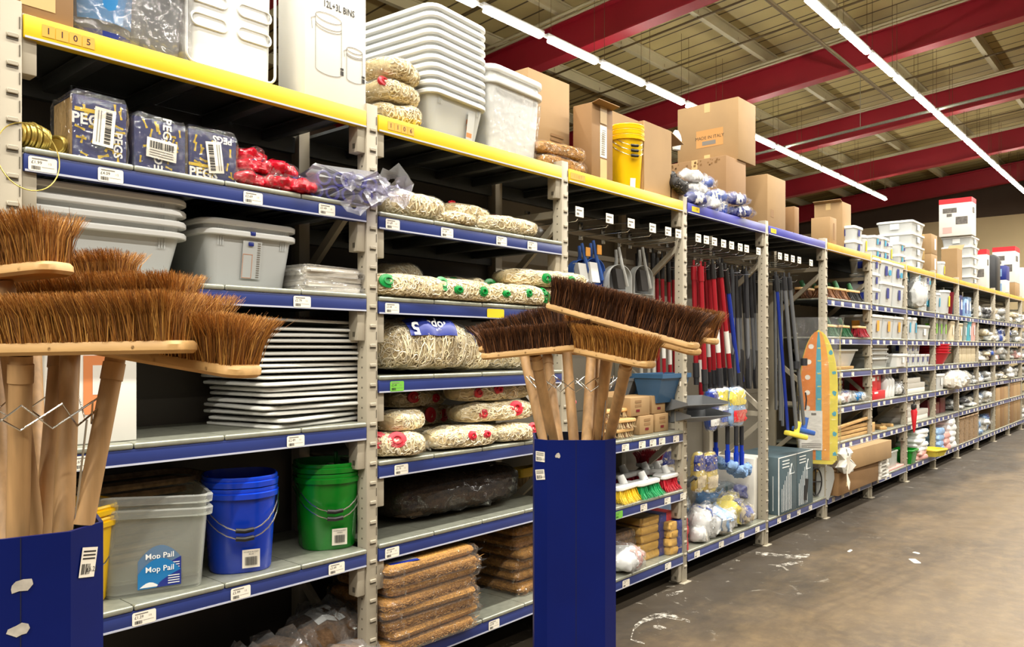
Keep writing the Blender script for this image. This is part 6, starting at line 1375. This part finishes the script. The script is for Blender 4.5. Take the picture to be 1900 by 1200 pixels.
    for i in range(5):
        t = thing('wooden_piece', f'small wooden offcut, {ordw(i)} along the sixth shelf down, seventh bay', 'wood piece', (x+.12+.2*i, 2.56+.05*(i % 2), z), .5*i, 'wooden offcuts in the seventh bay'); m = MB(); m.rbox(-.1+.02*i,-.04,0, .1,.04,.03+.07*(i == 0), .004); m.obj('body', G['wood'], t)
    z = LV[7][6]
    t = thing('green_crate', 'dark green crate at the back of the floor shelf, seventh bay', 'crate', (x+.55, 2.8, z), 0); inst('body', tub_mesh(.9, .36, .24, .92, .015, .02, .03, mats=G['br_dg']), t)
    t = thing('clear_box', 'clear plastic box before the dark green crate', 'box', (x+.7, 2.6, z), 0); inst('body', tub_mesh(.6, .2, .2, .95, .01, .015, .02, mats=G['frost']), t)
    for i in range(6): t = thing('white_card', f'small white card pack, {ordw(i)} from the bottom of the pile jutting at the sixth post', 'card pack', (x+.12+.008*(i % 2), 2.47, z+.036*i), .05*(i % 3-1), 'white card packs in the seventh bay'); m = MB(); m.rbox(-.14,-.07,0, .14,.07,.033, .003); m.box(-.09,-.0712,.008, .05,-.07,.022, 1); m.obj('pack', [G['card_w'], G['ink_g']], t)
    t = thing('pink_sheet', 'flat pinkish wooden sheet at the edge of the floor shelf, seventh bay', 'sheet', (x+.8, 2.56, z), 0); m = MB(); m.rbox(-.3,-.06,0, .4,.1,.02, .003); m.obj('sheet', G['pink'], t)
    # ---- bays 8-14, recipes per level
    def soft(b, j, n, mats, nm='soft bag', Y=2.6, hh=.14, seed=400, w=.3):
        r = random.Random(b*31+j); k = 0; n2 = n*2 if n > 1 else 1
        for i in range(n2):
            a, c = mats[i % len(mats)]
            H = hh*r.uniform(.35, .6) if n > 1 else hh; up = i >= n and n > 1
            wrapped_packet(f'{a[0]} {nm}, {ordw(i % n) if n > 1 else "single one"} along the {SHN[j]} of the {BN[b]}{", upper layer" if up else ""}', (BX(b)+.16+(BAY-.34)/max(1, n-1)*(i % n) if n > 1 else BX(b)+.5, Y+.05*(i % 2)+r.uniform(-.03, .03), LV[b][j]+(hh*.42 if up else 0)), r.uniform(-.8, .8), w*r.uniform(.75, 1.15), r.uniform(.14, .24), H, seed+b*13+j*3+i, f'{nm}s on the {SHN[j]} of the {BN[b]}', a[1], c, 'film')
    WB = (('white', 'lab_w'), 'paper'); GB = (('grey', 'pan_g'), 'lab_w'); BB = (('blue', 'blue_pk'), 'lab_w'); CB = (('cream', 'cream_card'), 'paper'); SB = (('pale blue', 'sky_pk'), 'lab_n'); DB = (('dark', 'dark'), 'pan_d'); RB = (('red', 'red_bag'), 'lab_w'); PB = (('pink', 'pink'), 'lab_w')
    wtub = tub('w1', .3, .26, .2, stick=('lab_n', 'lab_c')); wbuc = tub('w2', .24, .24, .25, stick=('lab_c',), round_=True); wyel = tub('w3', .36, .3, .3, stick=('lab_y',), round_=True); wsm = tub('w4', .2, .17, .13, stick=('lab_n',)); wgrn = tub('w5', .2, .18, .28, 'frost', 'frost', ('lab_g',))
    # bay 8
    soft(8, 1, 1, [WB], Y=2.54, hh=.3, w=.4); 
    for i, (dx, mk, h) in enumerate(((.2, wtub, .22), (.62, wbuc, .0), (.62, wbuc, .255), (.95, wbuc, .0), (.98, wtub, .255))): put('lidded_tub', mk(), f'white lidded tub with blue label, {ordw(i)} of the mixed group in the eighth bay', 'tub', (BX(8)+dx, 2.62 if i else 2.8, LV[8][1]+h), 0, 'mixed white tubs in the eighth bay')
    grid(8, 2, .02, .24, 2, 1, wbuc, 'round white tub with blue label', 'lidded_tub', 'tub'); put('lidded_tub', tub('w6', .5, .3, .17, 'greyw', 'greyw', ('lab_w',))(), 'low wide grey tub beside the round white tubs', 'tub', (BX(8)+.8, 2.64, LV[8][2]), 0)
    grid(8, 3, .04, .22, 5, [3, 2, 2, 1, 1], wsm, 'small white food tub', 'lidded_tub', 'tub', hh=.132)
    for i in range(3): carton(f'flat white carton, {ordw(i)} from the bottom on the fifth shelf down, eighth bay', (BX(8)+.08, 2.54, LV[8][4]+.06*i), (.9-.2*(i == 2), .3, .058), 0, 'card_w', tape=False, cat='carton', name='white_carton', group='flat white cartons in the eighth bay')
    for i in range(4): carton(f'white paper stack, {ordw(i)} from the bottom on the sixth shelf down, eighth bay', (BX(8)+.12+.02*(i % 2), 2.54, LV[8][5]+.06*i), (.62 if i > 1 else 1., .3, .058), 0, 'card_w', tape=False, cat='paper', name='paper_stack', group='white paper stacks in the eighth bay')
    t = thing('red_umbrella', 'black and red folded umbrella hanging on the seventh post', 'umbrella', (BX(8)+.06, 2.43, .58), 0); t.scale = (.7, .7, .7); m = MB(); m.lathe([(.001,-.05), (.02,.0), (.05,.3), (.03,.36), (.001,.4)], 8); m.obj('folded_cloth', G['red_print'], t); m = MB(); m.tube([(0,0,.36), (0,0,.46), (.04,0,.5), (.07,0,.46)], .012, 8); m.rbox(-.05,-.03,.33, .06,.04,.42, .02); m.obj('handle', G['black'], t)
    z = LV[8][6]
    for i in range(7): t = thing('folded_cloth', f'folded white cloth, {ordw(i)} from the bottom of the pile on the floor shelf, eighth bay', 'cloth', (BX(8)+.62+.015*((i*3) % 4), 2.6, z+.05*i), .1*((i*2) % 3-1), 'folded white cloths in the eighth bay'); m = MB(); m.loft([[(p[0], p[1], zz) for p in rr(.4*q, .26*q, .03, 0)] for zz, q in ((0, .95), (.02, 1), (.048, .93))]); m.obj('cloth', G['lab_w' if i > 1 else 'pink'], t)
    t = thing('yellow_tray', 'bright yellow plastic tray jutting from the floor shelf, eighth bay', 'tray', (BX(8)+1.05, 2.47, z), -.2); inst('body', tub_mesh(.34, .24, .09, .8, .014, .02, .03, mats=G['limeye']), t)
    t = thing('green_tray', 'green plastic tray on the floor shelf by the eighth post', 'tray', (BX(8)+.2, 2.56, z), 0); inst('body', tub_mesh(.3, .24, .16, .8, .014, .02, .03, mats=G['pail_g']), t)
    # bay 9
    put('lidded_tub', wyel(), 'large round white bin with yellow label on the second shelf down', 'tub', (BX(9)+.55, 2.62, LV[9][1]), 0); put('lidded_tub', wbuc(), 'round white tub beside the bin with the yellow label', 'tub', (BX(9)+.22, 2.6, LV[9][1]), 0)
    t = thing('maroon_jug', 'dark red plastic jug beside the bin with the yellow label', 'jug', (BX(9)+.98, 2.58, LV[9][1]), 0); m = MB(); m.lathe([(.001,0), (.07,0), (.09,.22), (.095,.3), (.085,.3), (.06,.02)], 16); m.obj('body', G['maroon'], t); q = MB(); q.tube([(.09,0,.25), (.15,0,.22), (.14,0,.1), (.08,0,.06)], .012, 8); q.obj('handle', G['maroon'], t)
    grid(9, 2, .06, .24, 3, 1, wgrn, 'clear jar with lime label', 'clear_jar', 'jar'); put('lidded_tub', tub('w7', .24, .2, .26, 'cream_card', 'cream_card', ('paper',))(), 'cream upright tub at the end of the clear jars', 'tub', (BX(9)+1.02, 2.6, LV[9][2]), 0)
    for i in range(4): t = thing('red_bowl', f'red plastic basket bowl, {ordw(i)} from the bottom of the nested stack, ninth bay', 'bowl', (BX(9)+.4, 2.62, LV[9][3]+.035*i), 0, 'red bowls in the ninth bay'); inst('body', proto('redbowl', lambda: MB().lathe([(.001,0), (.13,0), (.2,.14), (.215,.14), (.215,.15), (.19,.15), (.125,.006), (.001,.006)], 24).mesh('body', G['red_p'])), t)
    soft(9, 3, 2, [DB, RB], Y=2.62, hh=.13, seed=500, w=.22) if 0 else None
    put('lidded_tub', tub('w8', .34, .28, .2, 'white', 'greyw', ('lab_w',))(), 'white lidded box on the fifth shelf down, ninth bay', 'tub', (BX(9)+.3, 2.62, LV[9][4]), 0)
    wrapped_packet('large white film bag drooping over the shelf edge, ninth bay', (BX(9)+.85, 2.5, LV[9][4]-.02), -.3, .55, .3, .22, 511, 'soft bags in the far bays', 'paper', 'lab_w')
    for i in range(3): carton(f'dark brown box, {ordw(i)} along the sixth shelf down, ninth bay', (BX(9)+.1+.32*i, 2.6, LV[9][5]), (.28, .24, .2-.05*(i == 1)), 0, 'maroon', tape=False, cat='box', name='dark_box', group='dark boxes in the ninth bay')
    for c, (mt, nm) in enumerate((('sky_pk', 'blue-white'), ('pink', 'pink'), ('lab_w', 'white'))):
        for i in range((4, 3, 5)[c]): t = thing('folded_cloth', f'folded {nm} cloth, {ordw(i)} from the bottom of its pile on the floor shelf, ninth bay', 'cloth', (BX(9)+.22+.32*c, 2.58, LV[9][6]+.075*i), .08*((i*2) % 3-1), 'folded cloths in the ninth bay'); m = MB(); m.loft([[(p[0], p[1], zz) for p in rr(.3*q, .24*q, .03, 0)] for zz, q in ((0, .93), (.03, 1), (.073, .9))]); m.obj('cloth', G[mt], t)
    # bays 10 to 14
    for i in range(4): carton(f'tall pale blue packet, {ordw(i)} along the second shelf down, tenth bay', (BX(10)+.06+.28*i, 2.54+.02*(i % 2), LV[10][1]), (.25, .2, .3 if i % 2 else .26), 0, 'sky_pk' if i != 1 else 'lab_n', tape=False, cat='packet', name='blue_packet', group='pale blue packets in the tenth bay', prints=(('f', .03, .05, .1, .2, 'lab_n'), ('f', .14, .1, .22, .24, 'lab_w')))
    for i, (mt, nm) in enumerate((('cream_card', 'cream'), ('frost', 'clear'), ('tq', 'teal'), ('pink', 'pink'))): put('lidded_tub', tub('x'+nm, .24, .22, .24+.02*i, mt, mt, ('lab_w',))(), f'{nm} storage tub on the third shelf down, tenth bay', 'tub', (BX(10)+.18+.28*i, 2.6, LV[10][2]), 0)
    for i in range(4): carton(f'upright cream box, {ordw(i)} along the fourth shelf down, tenth bay', (BX(10)+.05+.3*i, 2.52, LV[10][3]), (.27, .3, .25), 0, 'cream_card', tape=False, cat='box', name='cream_box', group='cream boxes in the tenth bay')
    soft(10, 4, 3, [DB, DB, GB], 'black packet', hh=.16); soft(10, 5, 3, [GB, DB, WB], 'mixed packet', hh=.15)
    for i in range(4):
        t = thing('wicker_crate', f'brown wicker crate, {ordw(i)} along the floor shelf of the tenth bay', 'crate', (BX(10)+.17+.3*i, 2.62, LV[10][6]), 0, 'wicker crates in the tenth bay'); inst('body', proto('wick', lambda: tub_mesh(.28, .3, .36, .95, .01, .02, .02, mats=G['wicker'])), t)
    soft(11, 1, 4, [GB, WB, DB, CB], 'mixed packet', hh=.2); soft(11, 2, 3, [GB, CB, WB], 'cream packet', hh=.2); soft(11, 3, 4, [WB, GB, CB, BB], 'mixed packet', hh=.18)
    soft(11, 4, 4, [WB, SB, GB, WB], 'white packet', hh=.17); soft(11, 5, 4, [GB, SB, WB, GB], 'bundled packet', hh=.18); soft(11, 6, 4, [SB, GB, WB, SB], 'bundled packet', hh=.26)
    soft(12, 1, 4, [CB, WB, GB, CB], 'mixed packet', hh=.22); soft(12, 2, 4, [WB, WB, BB, CB], 'white packet', hh=.24); soft(12, 3, 3, [PB, WB, GB], 'pale packet', hh=.22); soft(12, 4, 3, [CB, WB, CB], 'cream packet', hh=.13)
    for i in range(3): carton(f'tall brown carton, {ordw(i)} at the front of the floor shelf, twelfth bay', (BX(12)+.15+.36*i, 2.5, LV[12][6]), (.34, .34, .66), 0, ('card', 'card2', 'card')[i], tape=False, group='tall brown cartons in the far bays', prints=(('s', .05, .4, .28, .55, 'card2'),))
    soft(13, 1, 3, [WB, CB, GB], 'mixed packet', hh=.22); soft(13, 2, 3, [BB, GB, WB], 'mixed packet', hh=.24); soft(13, 3, 3, [WB, GB, PB], 'mixed packet', hh=.2); soft(13, 4, 2, [WB, WB], 'white packet', hh=.2, w=.5)
    for i in range(3): carton(f'tall light brown carton, {ordw(i)} at the front of the floor shelf, thirteenth bay', (BX(13)+.12+.36*i, 2.5, LV[13][6]), (.34, .34, .7), 0, ('card2', 'card', 'card')[i], tape=False, group='tall brown cartons in the far bays')
    for j in (1, 2, 3, 4, 6): soft(14, j, 3, [GB, WB, CB], 'mixed packet', hh=.2)
    # ---- goods on the top beams of bays 6-14
    z = 2.437
    t1 = tub('b1', .27, .25, .145, stick=('lab_n',)); t2 = tub('b2', .24, .26, .135, stick=('lab_c', 'lab_n')); t3 = tub('b3', .2, .2, .24, stick=('lab_y',), round_=True); t4 = tub('b4', .55, .42, .15, stick=('lab_w',)); t5 = tub('b5', .34, .36, .135, stick=('lab_n', 'lab_c'))
    def col(mk, what, u, Y, n, h, w, spot, nm='lidded_tub'):
        X = PX(u, Y)
        for i in range(n):
            put(nm, mk(), f'{what} on the top shelf, {WH[i]+" of the column" if n > 1 else "alone"} {spot}', 'tub', (X-w/2, Y+.2, z+h*i), 0, 'white tubs stored on the top shelf')
    col(t1, 'square white lidded tub', 1617, 2.52, 2, .146, .27, 'touching the brown cartons')
    col(t3, 'round white bin', 1633, 2.52, 1, .24, .2, 'after the first square tubs')
    col(t2, 'small white lidded tub', 1650, 2.54, 2, .136, .24, 'before the big pile')
    col(t2, 'small white lidded tub', 1664, 2.52, 2, .136, .24, 'fronting the big pile')
    col(t3, 'round white bin', 1678, 2.52, 1, .24, .2, 'at the middle of the big pile')
    col(t2, 'small white lidded tub', 1694, 2.5, 2, .136, .24, 'ending the big pile')
    X = PX(1720, 2.56)
    for i in range(4): put('lidded_tub', t4(), f'big white lidded box, {WH[i]} from below in the pile before the paired cartons', 'tub', (X-.275, 2.79, z+.15*i), 0, 'big white boxes on the top shelf') if i != 3 else put('lidded_tub', t4(), 'big white lidded box crowning the pile before the paired cartons', 'tub', (X-.275, 2.79, z+.45), 0, 'big white boxes on the top shelf')
    for i in range(3): put('lidded_tub', t5(), f'middling white lidded tub, {WH[i]} from below, behind the front of the big pile', 'tub', (PX(1690, 2.72)-.17, 2.9, z+.136*i), 0, 'white tubs stored on the top shelf') if 0 else None
    X = PX(1739, 2.54)
    for i in range(2): carton(f'square brown carton, {"lower" if i == 0 else "upper"} of the pair standing past the big white boxes', (X-.3, 2.54, z+.25*i), (.3, .2, .248), 0, 'card', group='paired brown cartons on the top shelf', prints=(('f', .16, .06, .24, .2, 'paper'),))
    col(t3, 'round white bin', 1757, 2.52, 2, .24, .2, 'past the paired cartons')
    col(t3, 'round white bin with yellow label', 1772, 2.52, 1, .24, .2, 'nearest the open brown box')
    carton('open brown box with a raised flap among the white bins', (PX(1776, 2.56), 2.56, z), (.3, .2, .46), 0, 'card', tape=False, flaps=(('far', .2, -.5),), open_top=True)
    X = PX(1822, 2.54)
    for i in range(5): put('lidded_tub', t4(), f'wide white lidded box, {ORD[i]} from the bottom of the tall column under the printed carton', 'tub', (X-.28, 2.78, z+.15*i), 0, 'white boxes in the tall column')
    def redbox(X, Y, dz, w, d, h, lab, hid=False):
        t = carton(lab, (X, Y, z+dz), (w, d, h), 0, 'card_w', tape=False, cat='carton', name='red_white_carton', group='red and white printed cartons', prints=(('f', 0, h*.87, w, h, 'red_print'), ('s', 0, h*.87, d, h, 'red_print'), ('s', d*.12, h*.62, d*.55, h*.75, 'photo_gr'), ('s', d*.24, h*.52, d*.4, h*.6, 'photo_gr'), ('s', d*.52, h*.3, d*.88, h*.5, 'photo_gr'), ('s', d*.12, h*.08, d*.4, h*.24, 'pink'), ('f', w*.15, h*.6, w*.6, h*.75, 'photo_gr')))
        m = MB(); m.box(-.001,-.001,h, w+.001,d+.001,h+.001); m.obj('lid_print', G['red_print'], t)
    redbox(X-.62, 2.56, .752, .3, .44, .56, 'tall white carton with a red top standing highest on the white boxes')
    redbox(PX(1836, 2.53)-.22, 2.53, 0, .22, .3, .62, 'slim white carton with a red top beside the tall white column')
    X = PX(1857, 2.55); t = thing('black_case', 'tall rounded black case standing past the slim red-topped carton', 'case', (X-.2, 2.72, z), 0); m = MB(); m.rbox(-.2,-.17,0, .2,.17,.62, .05); m.obj('shell', G['dark'], t); q = MB(); q.tube([(-.06,-.0,.62), (-.06,0,.66), (.06,0,.66), (.06,0,.62)], .012, 6); q.obj('handle', G['black'], t)
    for i in range(2): carton(f'blue and white printed box, {"lower" if i == 0 else "upper"} of two past the black case', (PX(1873, 2.54)-.34, 2.54, z+.25*i), (.34, .3, .248), 0, 'card_w' if i == 0 else 'lab_n', tape=False, cat='carton', name='printed_carton', group='blue printed boxes on the top shelf', prints=(('s', .06, .06, .24, .19, 'sky_pk'),))
    X = PX(1885, 2.56); carton('large brown carton under the red and white one at the far end', (X-.1, 2.56, z), (.5, .36, .27), 0, 'card'); redbox(X-.1, 2.56, .272, .5, .36, .66, 'large red and white carton on a brown one at the far end')
    carton('pale carton at the very end of the top shelf', (BX(14)+.5, 2.54, z), (.6, .4, .6), 0, 'card_w', tape=False, cat='carton')
    for i, (u, v) in enumerate(((1577, 1022), (1697, 1041), (1700, 1026))):
        zc = FO*EYE/(v-V0); p = W(u, v, zc); t = thing('floor_scrap', f'scrap of white paper lying on the concrete floor, {ORD[i]} from the racking', 'paper', (p.x, p.y, .001), .6*i); m = MB(); m.loft([rr((.07, .11, .05)[i], (.02, .05, .03)[i], .008, 0), rr((.06, .1, .04)[i], (.016, .045, .026)[i], .008, .004)]); m.obj('sheet', G['card_w'], t)
far()
